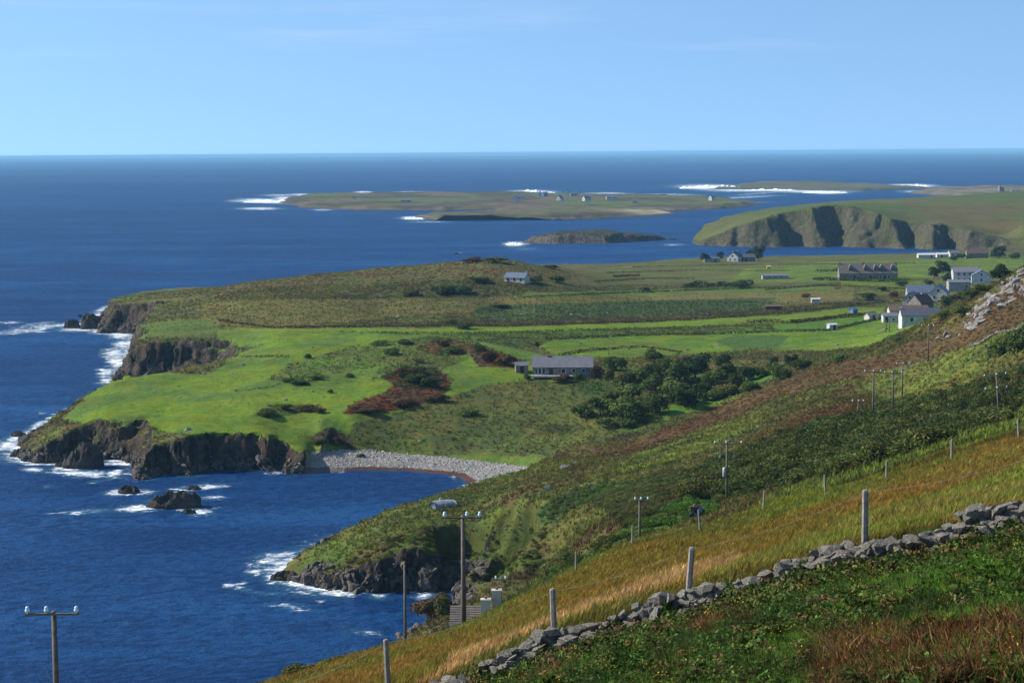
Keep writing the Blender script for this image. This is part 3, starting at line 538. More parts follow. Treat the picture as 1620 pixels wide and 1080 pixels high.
h = m.math('ADD', m.math('MULTIPLY', w1, 2.2), m.math('ADD', m.math('MULTIPLY', w2, 1.3), m.math('MULTIPLY', w3, 2.0)))
fa = m.attr('foam', fac=True)
fn = m.noise(.16, 6, .72, m.scale_vec(P, (.8, 1.0, 1)), dist=1.2); fn2 = m.noise(.7, 4, .65, P)
ff = m.math('ADD', fa, m.math('ADD', m.math('MULTIPLY', m.math('SUBTRACT', fn, .53), 2.4), m.math('MULTIPLY', m.math('SUBTRACT', fn2, .5), 1.0)))
fm = m.math('MULTIPLY', m.ramp(ff, .38, .98), m.ramp(fa, .08, .35))
wcol = m.mix(m.ramp(m.math('ADD', m.math('MULTIPLY', w4, .5), m.math('MULTIPLY', w3, .5)), .4, .62), (.007, .044, .138), (.013, .074, .20))
wcol = m.mix(m.ramp(m.math('ADD', m.math('MULTIPLY', w1, .4), m.math('MULTIPLY', w2, .6)), .42, .58, 0, .8), wcol, (.002, .022, .086))
wcol = m.mix(m.ramp(fa, .15, .8, 0, .5), wcol, (.05, .16, .22))
q = m.n('ShaderNodeMixShader'); wd_ = m.n('ShaderNodeBsdfDiffuse'); wg = m.n('ShaderNodeBsdfGlossy'); wn = m.bump(h, 1.0, .9); frn = m.n('ShaderNodeFresnel'); frn.inputs[0].default_value = 1.33
m.l(wcol, wd_.inputs[0]); wg.inputs['Roughness'].default_value = .3; m.l(wn, wg.inputs['Normal']); m.l(wn, frn.inputs['Normal']); m.l(wn, wd_.inputs['Normal'])
m.l(m.math('MULTIPLY', frn.outputs[0], .22), q.inputs[0]); m.l(wd_.outputs[0], q.inputs[1]); m.l(wg.outputs[0], q.inputs[2])
fd = m.n('ShaderNodeBsdfDiffuse'); fd.inputs[0].default_value = (.86, .89, .91, 1); m.l(m.bump(m.math('ADD', fn, fn2), 1.0, .8), fd.inputs['Normal'])
mx = m.n('ShaderNodeMixShader'); m.l(fm, mx.inputs[0]); m.l(q.outputs[0], mx.inputs[1]); m.l(fd.outputs[0], mx.inputs[2]); m.l(mx.outputs[0], m.out.inputs[0])
sea = mesh_grid('sea', SX, SY, np.zeros_like(SX), np.ones(SX.shape, bool), m.m, {'foam': foam}); sea['kind'] = 'structure'

# ------------------------------------------------------------------ haze: the sea air itself
def haze_box():
    me = bpy.data.meshes.new('haze'); bm = bmesh.new(); bmesh.ops.create_cube(bm, size=1)
    for v in bm.verts: v.co = Vector((v.co.x * 90000, 29000 + v.co.y * 66000, -6 + (v.co.z + .5) * 86))
    bm.to_mesh(me); bm.free()
    o = bpy.data.objects.new('haze', me); C.objects.link(o); o['kind'] = 'stuff'; o['label'] = 'thin blue sea haze over the water and far islands'; o['category'] = 'haze'
    mt = NT('haze_air'); v = mt.n('ShaderNodeVolumePrincipled'); v.inputs['Color'].default_value = (.34, .70, 1.0, 1); v.inputs['Density'].default_value = 5e-5; v.inputs['Anisotropy'].default_value = 0.0
    mt.l(v.outputs[0], mt.out.inputs['Volume']); me.materials.append(mt.m)
haze_box()

# ================================================================== objects
def tag(o, label, cat, group=None):
    o['label'] = label; o['category'] = cat
    if group: o['group'] = group
    return o
def empty(name, loc, rz=0.0, par=None):
    o = bpy.data.objects.new(name, None); C.objects.link(o); o.location = loc; o.rotation_euler = (0, 0, rz); o.empty_display_size = .3
    return o
def link(name, me, par=None, loc=(0, 0, 0), rot=(0, 0, 0), scl=(1, 1, 1)):
    o = bpy.data.objects.new(name, me); C.objects.link(o); o.location = loc; o.rotation_euler = rot; o.scale = scl
    if par is not None: o.parent = par
    return o
class MB:
    def __init__(s): s.v = []; s.f = []
    def add(s, vs, fs):
        n = len(s.v); s.v += [tuple(v) for v in vs]; s.f += [tuple(i + n for i in f) for f in fs]; return s
    def box(s, c, d, rz=0.0):
        x, y, z = c; a, b, h = d[0] / 2, d[1] / 2, d[2] / 2; k, l = math.cos(rz), math.sin(rz)
        vs = [(x + k * u - l * w, y + l * u + k * w, z + t) for t in (-h, h) for u, w in ((-a, -b), (a, -b), (a, b), (-a, b))]
        return s.add(vs, [(3, 2, 1, 0), (4, 5, 6, 7), (0, 1, 5, 4), (1, 2, 6, 5), (2, 3, 7, 6), (3, 0, 4, 7)])
    def tube(s, p0, p1, r0, r1=None, n=8):
        r1 = r0 if r1 is None else r1; p0 = Vector(p0); p1 = Vector(p1); d = (p1 - p0).normalized()
        u = d.orthogonal().normalized(); w = d.cross(u); vs = []
        for p, r in ((p0, r0), (p1, r1)):
            for i in range(n):
                a = 2 * math.pi * i / n; vs.append(p + u * (r * math.cos(a)) + w * (r * math.sin(a)))
        return s.add(vs, [(i, (i + 1) % n, n + (i + 1) % n, n + i) for i in range(n)] + [tuple(range(n))[::-1], tuple(range(n, 2 * n))])
    def lathe(s, prof, c=(0, 0, 0), n=10):
        vs = [(c[0] + r * math.cos(2 * math.pi * i / n), c[1] + r * math.sin(2 * math.pi * i / n), c[2] + z) for r, z in prof for i in range(n)]
        fs = [(k * n + i, k * n + (i + 1) % n, (k + 1) * n + (i + 1) % n, (k + 1) * n + i) for k in range(len(prof) - 1) for i in range(n)]
        fs += [tuple(range(n))[::-1], tuple(range((len(prof) - 1) * n, len(prof) * n))]; return s.add(vs, fs)
    def mesh(s, name, mat, smooth=False):
        me = bpy.data.meshes.new(name); me.from_pydata(s.v, [], s.f); me.materials.append(mat)
        if smooth: me.polygons.foreach_set('use_smooth', [True] * len(me.polygons))
        return me
    def build(s, name, mat, par=None, loc=(0, 0, 0), rot=(0, 0, 0), smooth=False): return link(name, s.mesh(name, mat, smooth), par, loc, rot)
M = {}
def mk(k, *a, **kw): M[k] = simple(k, *a, **kw)
mk('white_render', (.52, .52, .50), var=.2, scale=.6); mk('grey_render', (.30, .30, .29), var=.2, scale=.7); mk('cream_render', (.52, .48, .40), var=.15, scale=.7)
mk('stone_wall_mat', (.205, .185, .155), var=.45, scale=1.6, bump=.05); mk('slate', (.085, .092, .11), var=.25, scale=1.5, rough=.6, spec=.35); mk('blue_slate', (.11, .14, .19), var=.25, scale=1.2, rough=.55, spec=.35)
mk('grey_slate', (.15, .15, .165), var=.22, scale=.9, rough=.65, spec=.3); mk('brown_tile', (.13, .085, .07), var=.3, scale=1.4); mk('dark_tile', (.15, .125, .11), var=.28, scale=2.2); mk('tin', (.55, .56, .56), var=.15, scale=.8, rough=.5, spec=.4)
mk('glass_dark', (.02, .025, .035), rough=.15, spec=.6, var=.2); mk('frame_white', (.75, .75, .74), var=.05); mk('door_dark', (.05, .04, .04), var=.2); mk('pot_clay', (.28, .12, .07), var=.2)
mk('pole_wood', (.135, .115, .095), var=.3, scale=3, bump=.01); mk('post_wood', (.25, .225, .19), var=.35, scale=9, bump=.01); mk('steel', (.33, .34, .35), var=.2, rough=.5, spec=.4, metal=.4); mk('wire_steel', (.42, .42, .41), var=.2, rough=.5)
mk('insulator_glass', (.55, .74, .80), var=.1, rough=.15, spec=.6); mk('drystone', (.20, .18, .148), var=.75, scale=5.0, bump=.05); mk('lichen_rock', (.21, .19, .165), var=.7, scale=1.6, bump=.15); mk('sea_rock', (.055, .047, .04), var=.6, scale=.5, bump=.25)
mk('plastic_sheet', (.20, .225, .255), var=.12, rough=.35, spec=.4, scale=.7); mk('blue_paint', (.10, .18, .32), var=.2); mk('yellow_paint', (.45, .34, .12), var=.2); mk('surf_white', (.86, .88, .9), var=.06, scale=.2, bump=.4); mk('tarmac', (.13, .13, .14), var=.2, scale=1.0); mk('cobble', (.36, .335, .30), var=.4, scale=.35)
mk('cliff_rock', (.10, .085, .07), var=.65, scale=.9, bump=.2); mk('bark', (.07, .055, .04), var=.3, scale=3)

# ---------------------------------------------------------------- houses
def house(loc, L, D, hw, hr, yaw, wall, roof, label, name='house', cat='house', wins=(), doors=(), gwins=(), chim=(), lean=None, group=None, over=.25, dormers=(), deep=2.0, courses=0):
    o = empty(name, loc, yaw); tag(o, label, cat, group)
    hl, hd = L / 2, D / 2
    MB().add([(-hl, -hd, -deep), (hl, -hd, -deep), (hl, hd, -deep), (-hl, hd, -deep), (-hl, -hd, hw), (hl, -hd, hw), (hl, hd, hw), (-hl, hd, hw), (-hl, 0, hw + hr), (hl, 0, hw + hr)],
             [(3, 2, 1, 0), (0, 1, 5, 4), (2, 3, 7, 6), (1, 2, 6, 9, 5), (3, 0, 4, 8, 7), (4, 5, 9, 8), (6, 7, 8, 9)]).build('wall', M[wall], o)
    s = hr / hd; t = .14; e = over; rb = MB()
    for sg in (-1, 1):
        y0, z0 = sg * (hd + e), hw - e * s + .03; z1 = hw + hr + .03
        if courses:
            for c in range(courses):
                f0, f1 = c / courses, (c + 1.12) / courses
                ya, za = y0 * (1 - f0), z0 + (z1 - z0) * f0 + .07; yb, zb = y0 * (1 - min(f1, 1)), z0 + (z1 - z0) * min(f1, 1) + .01
                rb.add([(-hl - e, ya, za), (hl + e, ya, za), (hl + e, yb, zb), (-hl - e, yb, zb), (-hl - e, ya, za - .12), (hl + e, ya, za - .12), (hl + e, yb, zb - .1), (-hl - e, yb, zb - .1)],
                       [(0, 1, 2, 3), (4, 5, 1, 0), (7, 6, 5, 4), (1, 5, 6, 2), (0, 3, 7, 4), (3, 2, 6, 7)])
        else:
            rb.add([(-hl - e, y0, z0), (hl + e, y0, z0), (hl + e, 0, z1), (-hl - e, 0, z1), (-hl - e, y0, z0 + t), (hl + e, y0, z0 + t), (hl + e, 0, z1 + t), (-hl - e, 0, z1 + t)],
                   [(3, 2, 1, 0), (4, 5, 6, 7), (0, 1, 5, 4), (1, 2, 6, 5), (3, 0, 4, 7)])
    rf = rb.build('roof', M[roof], o)
    def opening(kind, u, z, w, h, face):
        if face == 'f': c = lambda dy: ((u, -hd - dy, z), 0)
        else: sg = -1 if face == 'l' else 1; c = lambda dy: ((sg * (hl + dy), u, z), math.pi / 2)
        p, rz = c(.02)
        fr = MB().box(p, (w + .16, .10, h + .16), rz).build(kind, M['frame_white'] if kind == 'window' else M['door_dark'], o)
        p, rz = c(.06)
        if kind == 'window': MB().box(p, (w, .06, h), rz).build('pane', M['glass_dark'], fr)
    for w in wins: opening('window', w[0], w[1], w[2] if len(w) > 2 else 1.0, w[3] if len(w) > 3 else 1.2, 'f')
    for d in doors: opening('door', d, 1.02, .95, 2.04, 'f')
    for g in gwins: opening('window', g[1], g[2], g[3] if len(g) > 3 else .9, g[4] if len(g) > 4 else 1.1, g[0])
    for c in chim:
        cx, cy, hh, ww = c if len(c) == 4 else (c[0], 0, c[1], .8)
        zb = hw + hr - abs(cy) * s - .5
        ch = MB().box((cx, cy, zb + hh / 2), (ww, ww * .85, hh)).box((cx, cy, zb + hh - .06), (ww + .14, ww * .85 + .14, .14)).build('chimney', M['white_render' if wall == 'white_render' else wall if wall != 'grey_render' else 'cream_render'], o)
        MB().lathe([(.14, 0), (.12, .22), (.15, .26)], (cx, cy, zb + hh)).build('chimney_pot', M['pot_clay'], ch)
    for d in dormers:
        dm = MB().add([(d - .8, -hd * .75, hw + hr * .1), (d + .8, -hd * .75, hw + hr * .1), (d + .8, -hd * .75, hw + hr * .62), (d, -hd * .75, hw + hr * .95), (d - .8, -hd * .75, hw + hr * .62), (d, 0, hw + hr * .95), (d + .8, -hd * .1, hw + hr * .62), (d - .8, -hd * .1, hw + hr * .62), (d - .8, -hd * .1, hw + hr * .1), (d + .8, -hd * .1, hw + hr * .1)],
            [(0, 1, 2, 3, 4), (2, 6, 5, 3), (4, 3, 5, 7), (0, 4, 7, 8), (1, 9, 6, 2)]).build('dormer', M[wall], o)
        MB().box((d, -hd * .75 - .03, hw + hr * .38), (.8, .08, .9)).build('dormer_window', M['glass_dark'], dm)
    return o
def on(px, py, dz=0.0, rmin=3.5): v = hit(px, py, rmin); v.z += dz; return v
def onisl(px, r, g):
    x, y = at_r(px, r); return Vector((x, y, g(x, y) - .1))

# grey bungalow in the middle of the plain
b = on(891, 592, rmin=400)
hb = house(b, 17.2, 7.0, 2.5, 2.7, R(-4), 'stone_wall_mat', 'grey_slate', 'long grey slate roofed stone bungalow beside the thicket in the middle of the plain', name='bungalow', wins=[(-7.6, 1.4, .7, 1.5), (-6.6, 1.4, .8, 1.6), (-5.5, 1.4, .8, 1.6), (.2, 1.4, 1.1, 1.1), (3.2, 1.5, .9, .9), (6.0, 1.5, .9, .9)], doors=[-3.4], gwins=[('l', 0, 1.5)], chim=[(-4.2, .9)])
MB().box((-2.5, -4.9, .04), (13, 2.4, .5)).build('terrace', M['cobble'], hb)
house(on(825, 588, rmin=400), 3.6, 3, 2.0, .8, R(6), 'stone_wall_mat', 'grey_slate', 'small grey shed just left of the long bungalow', name='shed', cat='shed', doors=[0])
house(on(818, 446, rmin=600), 9.5, 6, 2.0, 2.0, R(-24), 'cream_render', 'blue_slate', 'pale blue roofed cottage among shrubs on the outer ridge', name='cottage', wins=[(-3, 1.3), (0, 1.3), (3, 1.3)], gwins=[('l', 0, 1.4)], chim=[(4.6, .8)])
house(on(1163, 413, rmin=900), 10, 7.6, 3.2, 3.0, R(62), 'white_render', 'slate', 'white gabled farmhouse between trees at the edge of the bay', name='farmhouse', wins=[(-2, 1.4), (2, 1.4)], gwins=[('l', -1.6, 1.4), ('l', 1.6, 1.4), ('l', 0, 3.7)], chim=[(-4.4, .9), (4.4, .9)])
house(on(1126, 414, rmin=900), 10, 5, 1.9, 1.2, R(2), 'grey_render', 'slate', 'low dark barn left of the white gabled farmhouse', name='barn', cat='barn', doors=[2])
house(on(1184, 413, rmin=900), 8, 6, 2.6, 2.0, R(5), 'stone_wall_mat', 'slate', 'dark stone barn right of the white gabled farmhouse', name='barn', cat='barn', doors=[-2])
house(on(1226, 441, rmin=700), 13.5, 5, 1.7, .9, R(0), 'grey_render', 'grey_slate', 'low grey flat shed in the field below the white gabled farmhouse', name='shed', cat='shed', wins=[(-3, 1, 1, .7), (0, 1, 1, .7), (3, 1, 1, .7)])
te = house(on(1372, 442, rmin=800), 29, 8, 3.4, 4.6, R(-2), 'stone_wall_mat', 'dark_tile', 'long grey terrace with steep roof and dormers behind a hedge', name='terrace_house', wins=[(-12, 1.5), (-9, 1.5), (-4.5, 1.5), (-1.5, 1.5), (3, 1.5), (6, 1.5), (10, 1.5), (12.5, 1.5)], doors=[-7, 1, 8], chim=[(-14, 1.0), (-2.5, 1.0), (14, 1.0)], dormers=(-9, -1.5, 3.5, 6.5, 12))
house(on(1465, 408, rmin=900), 11.5, 6, 2.2, .9, R(-1), 'white_render', 'tin', 'long white tin roofed shed by the shore of the bay', name='shed', cat='shed', doors=[3])
house(on(1490, 407, rmin=900), 8, 5, 2.0, 1.0, R(4), 'cream_render', 'tin', 'small pale shed next to the long tin roofed shed', name='shed', cat='shed', doors=[-1])
house(on(1508, 406, rmin=900), 7, 5.5, 2.6, 1.6, R(12), 'cream_render', 'grey_slate', 'pale cottage between sheds near the head of the bay', name='cottage', wins=[(-1.5, 1.4), (1.5, 1.4)], chim=[(-3, .8)])
house(on(1545, 408, rmin=900), 14, 7, 3.2, 3.2, R(-3), 'stone_wall_mat', 'brown_tile', 'brown roofed farmhouse under trees near the foot of the far headland', name='farmhouse', wins=[(-4, 1.5), (0, 1.5), (4, 1.5)], chim=[(6, 1), (-6, 1)])
house(on(1528, 446, rmin=700), 13, 8, 5.0, 2.0, R(-6), 'white_render', 'grey_slate', 'tall white two storey house with pale roof behind the village trees', name='village_house', wins=[(-4, 1.5), (-1.3, 1.5), (1.3, 1.5), (4, 1.5), (-4, 4.0), (-1.3, 4.0), (1.3, 4.0), (4, 4.0)], chim=[(5.6, .9)], gwins=[('l', 0, 3.9)])
house(on(1552, 447, rmin=700), 7, 9, 3.4, 2.6, R(78), 'white_render', 'blue_slate', 'white gabled annex right of the tall two storey house', name='annex', cat='annex', gwins=[('l', 0, 1.5), ('l', 0, 4.0)])
house(on(1516, 460, rmin=600), 9.5, 6, 4.0, 1.0, R(-3), 'grey_render', 'grey_slate', 'plain grey block wall building in front of the tall white house', name='block_building', cat='building', wins=[(3, 2.2)])
house(on(1456, 472, rmin=600), 12, 7, 3.0, 2.8, R(-4), 'grey_render', 'blue_slate', 'long blue slate roofed house in the middle of the village', name='village_house', wins=[(-3, 1.5), (1, 1.5)], chim=[(5.4, .9)])
house(on(1442, 482, rmin=600), 8, 6, 2.8, 2.6, R(66), 'grey_render', 'blue_slate', 'blue grey gabled barn at the left end of the village', name='barn', cat='barn', gwins=[('l', 0, 3.4)], doors=[1])
house(on(1486, 474, rmin=600), 9, 7.5, 3.0, 3.6, R(70), 'cream_render', 'blue_slate', 'cream gabled house with blue roof lights above the balcony', name='village_house', gwins=[('l', -1.6, 1.5), ('l', 1.6, 1.5), ('l', 0, 4.2)])
bl = empty('balcony', on(1470, 476, rmin=600), R(-3)); tag(bl, 'white railed balcony deck in front of the cream gabled house', 'balcony')
MB().box((0, 0, 2.4), (7, 2.4, .25)).build('deck', M['brown_tile'], bl); MB().box((0, -1.15, 3.0), (7, .08, .85)).box((-3.4, 0, 3.0), (.08, 2.3, .85)).build('railing', M['white_render'], bl)
for x in (-3.2, 0, 3.2): MB().box((x, -1, .2), (.25, .25, 4.2)).build('post', M['grey_render'], bl)
house(on(1456, 492, rmin=600), 8, 7, 3.6, 3.2, R(38), 'stone_wall_mat', 'brown_tile', 'stone gabled barn between brown roofed shed and balcony', name='barn', cat='barn')
house(on(1436, 505, rmin=600), 15, 6.5, 3.6, 1.8, R(-2), 'cream_render', 'brown_tile', 'long brown roofed cream shed behind the white cottage', name='shed', cat='shed', wins=[(-3.2, 1.8, 1, 1)])
house(on(1455, 511, rmin=600), 12.5, 6, 2.5, 2.2, R(-1), 'white_render', 'slate', 'low white cottage with dark slate roof at the front of the village', name='cottage', wins=[(-3.2, 1.3), (1.0, 1.3), (4, 1.3)], chim=[(-5.9, .7)])
house(on(1407, 509, rmin=600), 5.4, 5, 2.4, 1.0, R(-3), 'white_render', 'grey_slate', 'small white annex left of the white cottage', name='annex', cat='annex', wins=[(1.2, 1.2, .8, .8)], doors=[-1.4])
house(on(1378, 506, rmin=600), 4.2, 3.5, 1.6, 1.2, R(25), 'cream_render', 'grey_slate', 'small cream shed beside the track left of the village', name='shed', cat='shed', doors=[0])
house(on(1316, 522, rmin=500), 3.0, 2.6, 2.0, .35, R(14), 'white_render', 'tin', 'small white cabin standing alone in the green field', name='cabin', cat='cabin', doors=[.5])
house(on(1350, 495, rmin=500), 2.6, 2.4, 1.4, .8, R(35), 'blue_paint', 'blue_paint', 'tiny blue shed on the hedge line left of the village', name='shed', cat='shed')
house(on(1290, 479, rmin=500), 3.6, 2.2, 1.6, .4, R(0), 'white_render', 'white_render', 'small white caravan on the rough ground left of the village', name='caravan', cat='caravan', wins=[(-.8, 1.1, .6, .5), (.6, 1.1, .6, .5)])
house(on(1222, 489, rmin=500), 6, 3, 1.2, .6, R(0), 'door_dark', 'brown_tile', 'low brown turf shed in the brown reed strip', name='shed', cat='shed')
house(on(1216, 425, rmin=800), 2.2, 2.0, 1.2, .5, R(0), 'yellow_paint', 'yellow_paint', 'tiny yellow hut in the field below the gabled farmhouse', name='hut', cat='hut')
# the house just over the brow of the golden field
rd = at_top(757, 957, 172)
nh = house((rd.x, rd.y, rd.z - 5.6), 4.9, 6.4, 2.8, 2.75, R(-2), 'cream_render', 'dark_tile', 'brown tiled house with two cream chimneys just below the golden field', name='house', chim=[(.75, -1.1, 2.4, .85), (1.75, -.1, 2.2, .85)], deep=6, courses=17, wins=[(-1, 1.4)])
rd = at_top(846, 930, 178)
house((rd.x, rd.y, rd.z - 4.4), 9, 6.0, 2.2, 2.2, R(68), 'slate', 'slate', 'dark slate roof of an outbuilding rising behind the golden field', name='outbuilding', cat='outbuilding', deep=6)
rd = at_top(1101, 789, 208)
house((rd.x, rd.y, rd.z - 5.6), 4.2, 4.0, 2.4, 2.0, R(75), 'door_dark', 'slate', 'dark roof and chimney sunk behind the brow below the transformer pole', name='cottage', chim=[(-1.2, 1.1)], deep=6, over=.1)
# polytunnel above the cove
pt = empty('polytunnel', on(701, 798, -.45, rmin=300), R(28)); pt.scale = (.9, .9, .85); tag(pt, 'pale rounded plastic polytunnel on the grass above the cove', 'polytunnel')
mb = MB(); n = 12
for k in range(7):
    x = -2.6 + k * 5.2 / 6
    for i in range(n + 1):
        a = math.pi * i / n; e_ = 1 - .12 * (abs(x) / 2.6) ** 4; mb.v.append((x, -2.0 * e_ * math.cos(a), 1.6 * e_ * math.sin(a) ** .8))
for k in range(6):
    for i in range(n): q = k * (n + 1) + i; mb.f.append((q, q + 1, q + n + 2, q + n + 1))
mb.f.append(tuple(range(n + 1))); mb.f.append(tuple(range(6 * (n + 1), 7 * (n + 1)))[::-1])
mb.build('cover', M['plastic_sheet'], pt, smooth=True)
for x in (-1.3, 0, 1.3):
    e_ = 1.0; hb_ = MB()
    for i in range(n):
        a, c = math.pi * i / n, math.pi * (i + 1) / n; hb_.tube((x, -2.0 * e_ * math.cos(a), 1.6 * e_ * math.sin(a) ** .8), (x, -2.0 * e_ * math.cos(c), 1.6 * e_ * math.sin(c) ** .8), .03, n=5)
    hb_.build('hoop', M['plastic_sheet'], pt)
MB().box((.1, -1.95, .6), (.8, .12, 1.3)).build('door', M['grey_render'], pt)
ps = on(696, 800, 0, rmin=300); tag(MB().tube((0, 0, -.4), (0, 0, 1.5), .09).box((0, 0, 1.5), (.24, .24, .08)).build('marker_post', M['frame_white'], None, ps), 'white post in front of the polytunnel', 'post')
ps = on(866, 776, 0, rmin=250); sg = empty('sign', ps); tag(sg, 'small white board on the bank above the green ferns', 'sign')
MB().tube((0, 0, -.3), (0, 0, .5), .04).build('post', M['post_wood'], sg); MB().box((0, -.03, .75), (.95, .05, .6)).build('board', M['white_render'], sg)
# island houses
for px, r, L, D, hw, hr, yaw, wall, roof, lab in [
    (564, 2900, 6, 6, 4.0, 3.5, 70, 'white_render', 'slate', 'lone white cottage on the western end of the island'),
    (646, 2760, 20, 7, 4, 1.5, 0, 'grey_render', 'grey_slate', 'grey roofless looking ruin on the western half of the island'),
    (819, 2750, 9, 9, 6, 5, 75, 'white_render', 'grey_slate', 'white gabled house left of its neighbours on the island'),
    (826, 2830, 13, 8, 4.5, 4, 10, 'white_render', 'grey_slate', 'white house with grey roof just behind the leftmost gabled island house'),
    (856, 2900, 7, 8, 6, 6, 80, 'white_render', 'slate', 'narrow white gable house on the island'),
    (864, 2920, 9, 8, 5, 4, 15, 'blue_paint', 'blue_slate', 'blue grey house beside the narrow white gable on the island'),
    (887, 2760, 13, 9, 5, 5, 60, 'white_render', 'slate', 'dark roofed white gabled house below the island hill top'),
    (898, 3020, 9, 9, 7, 6, 75, 'white_render', 'grey_slate', 'tall white gabled house highest on the island'),
    (909, 2930, 15, 8, 5, 4, 5, 'grey_render', 'blue_slate', 'grey long house under the highest white gabled island house'),
    (929, 2730, 14, 9, 5, 4.5, 30, 'white_render', 'grey_slate', 'white low cottage with pale roof right of the island houses'),
    (968, 2790, 21, 9, 4.5, 4, 4, 'white_render', 'grey_slate', 'long white fronted house farthest right of the island village'),
    (1004, 2600, 8, 6, 3, 2, 0, 'grey_render', 'grey_slate', 'small grey shed above the island sand'),
    (1125, 2700, 9, 8, 5, 4, 40, 'white_render', 'grey_slate', 'white house alone on the eastern point of the island')]:
    L, D, hw, hr = L * .78, D * .78, hw * .75, hr * .75
    house(onisl(px, r, island_g), L, D, hw, hr, R(yaw), wall, roof, lab, name='island_house', wins=[(-L / 4, 2.2, 1.4, 1.8), (L / 4, 2.2, 1.4, 1.8)], gwins=[('l', 0, 2.4, 1.4, 1.8)], chim=[(L / 2 - .8, 1.4)], group='houses on the island')
tw = empty('ruined_tower', onisl(1578, 3150, skerry_g)); tag(tw, 'square stone ruin standing up on the far right skerry', 'tower')
MB().box((0, 0, 2.5), (8, 8, 9)).build('wall', M['stone_wall_mat'], tw); MB().box((-2.6, 0, 8), (2.5, 7.8, 2.6)).box((2.9, 0, 7.6), (1.9, 7.8, 1.6)).build('broken_parapet', M['stone_wall_mat'], tw)
house(onisl(1600, 3120, skerry_g), 14, 8, 4, 3, R(0), 'stone_wall_mat', 'grey_slate', 'low stone house right of the square ruin on the skerry', name='island_house', group='houses on the skerry')

# ---------------------------------------------------------------- utility poles
def pole(px, ytop, r, label, ins=(-1.25, -.1, 1.15), rz=0.0, trans=False, arm=True, second=None, rad=.13, group='utility poles'):
    top = at_top(px, ytop, r); g = ground(top.x, top.y); o = empty('utility_pole', (top.x, top.y, g), rz); tag(o, label, 'utility pole', group)
    h = top.z - g
    MB().tube((0, 0, -1.0), (0, 0, h), rad * 1.25, rad * .85, 10).build('pole', M['pole_wood'], o, smooth=True)
    def crossarm(z, xs):
        MB().box(((min(xs) + max(xs)) / 2, -.16, z), (max(xs) - min(xs) + .25, .11, .11)).build('crossarm', M['pole_wood'], o)
        for x in xs: MB().tube((x, -.16, z), (x, -.16, z + .16), .03, n=6).lathe([(.04, .12), (.12, .14), (.125, .22), (.08, .27), (.105, .32), (.07, .39), (.025, .41)], (x, -.16, z)).build('insulator', M['insulator_glass'], o, smooth=True)
    if arm: crossarm(h - .12, ins)
    if second: crossarm(h - second, ins)
    if trans:
        MB().lathe([(.25, 0), (.28, .05), (.28, 1.15), (.2, 1.25), (.06, 1.3)], (-.32, -.25, h - 4.5), 12).build('transformer', M['steel'], o, smooth=True)
        MB().box((-.1, -.2, h - 3.6), (.4, .1, .1)).box((-.1, -.2, h - 4.2), (.4, .1, .1)).build('bracket', M['steel'], o)
        for x in (-1.0, 1.0): MB().tube((x, -.1, h - .2), (x * .9, -.1, h - 1.6), .025, n=5).lathe([(.06, 0), (.09, .1), (.06, .5)], (x * .9, -.1, h - 2.0), 8).build('fuse', M['steel'], o)
    return o
pole(85, 966, 91, 'pole with three glass insulators standing before the sea at bottom left', ins=(-1.25, -.32, 1.15), rad=.14)
pole(732, 815, 116, 'tall grey pole with three insulators in front of the brown tiled roof', ins=(-1.15, .28, 1.1), rad=.14)
pole(1150, 700, 240, 'pole carrying a grey transformer above the dark sunken roof', ins=(-1.6, -.1, 1.9), trans=True, rad=.15)
pole(1012, 789, 200, 'short pole with close insulators left of the transformer pole', ins=(-.5, .15, .9), rad=.14)
pole(640, 893, 170, 'bare wooden pole without crossarm at the edge of the inlet', arm=False, rad=.13)
pole(1382, 587, 318, 'pole above the gorse left of the pair, with three insulators', ins=(-1.5, 0, 1.2), rad=.15)
pole(1413, 589, 330, 'dark pole with wide crossarm right of its neighbour above the gorse', ins=(-1.5, -.2, 1.5), rad=.16)
pole(1428, 575, 395, 'pole standing behind the dark pole on the bracken slope', ins=(-1.3, .1, 1.4), rad=.15)
pole(1358, 634, 340, 'shortest pole left of the pair above the gorse', ins=(-1.1, 0, .9), rad=.13)
pole(1583, 592, 300, 'leaning pole with two crossarms at the right edge above the gorse', ins=(-1.9, 0, 1.5), second=2.3, rad=.15).rotation_euler = (0, R(-5), 0)
pole(1469, 515, 420, 'pole on the red bracken below the rock outcrop', ins=(-1.6, 0, 1.1), rad=.16)
pole(1402, 507, 590, 'pole in the green field left of its twin below the white annex', arm=False, rad=.16)
pole(1407, 507, 600, 'pole in the green field right of its twin below the white annex', arm=False, rad=.16)
pole(1430, 509, 560, 'pole in front of the low white cottage', arm=False, rad=.16)
pole(963, 543, 570, 'thin pole rising behind the bush right of the bungalow', arm=False, rad=.09)
pole(986, 553, 560, 'thin short pole behind the bush right of the bungalow', arm=False, rad=.08)
pole(793, 914, 185, 'small pole with two insulators behind the cream chimneys', ins=(-.55, .45), rad=.06)

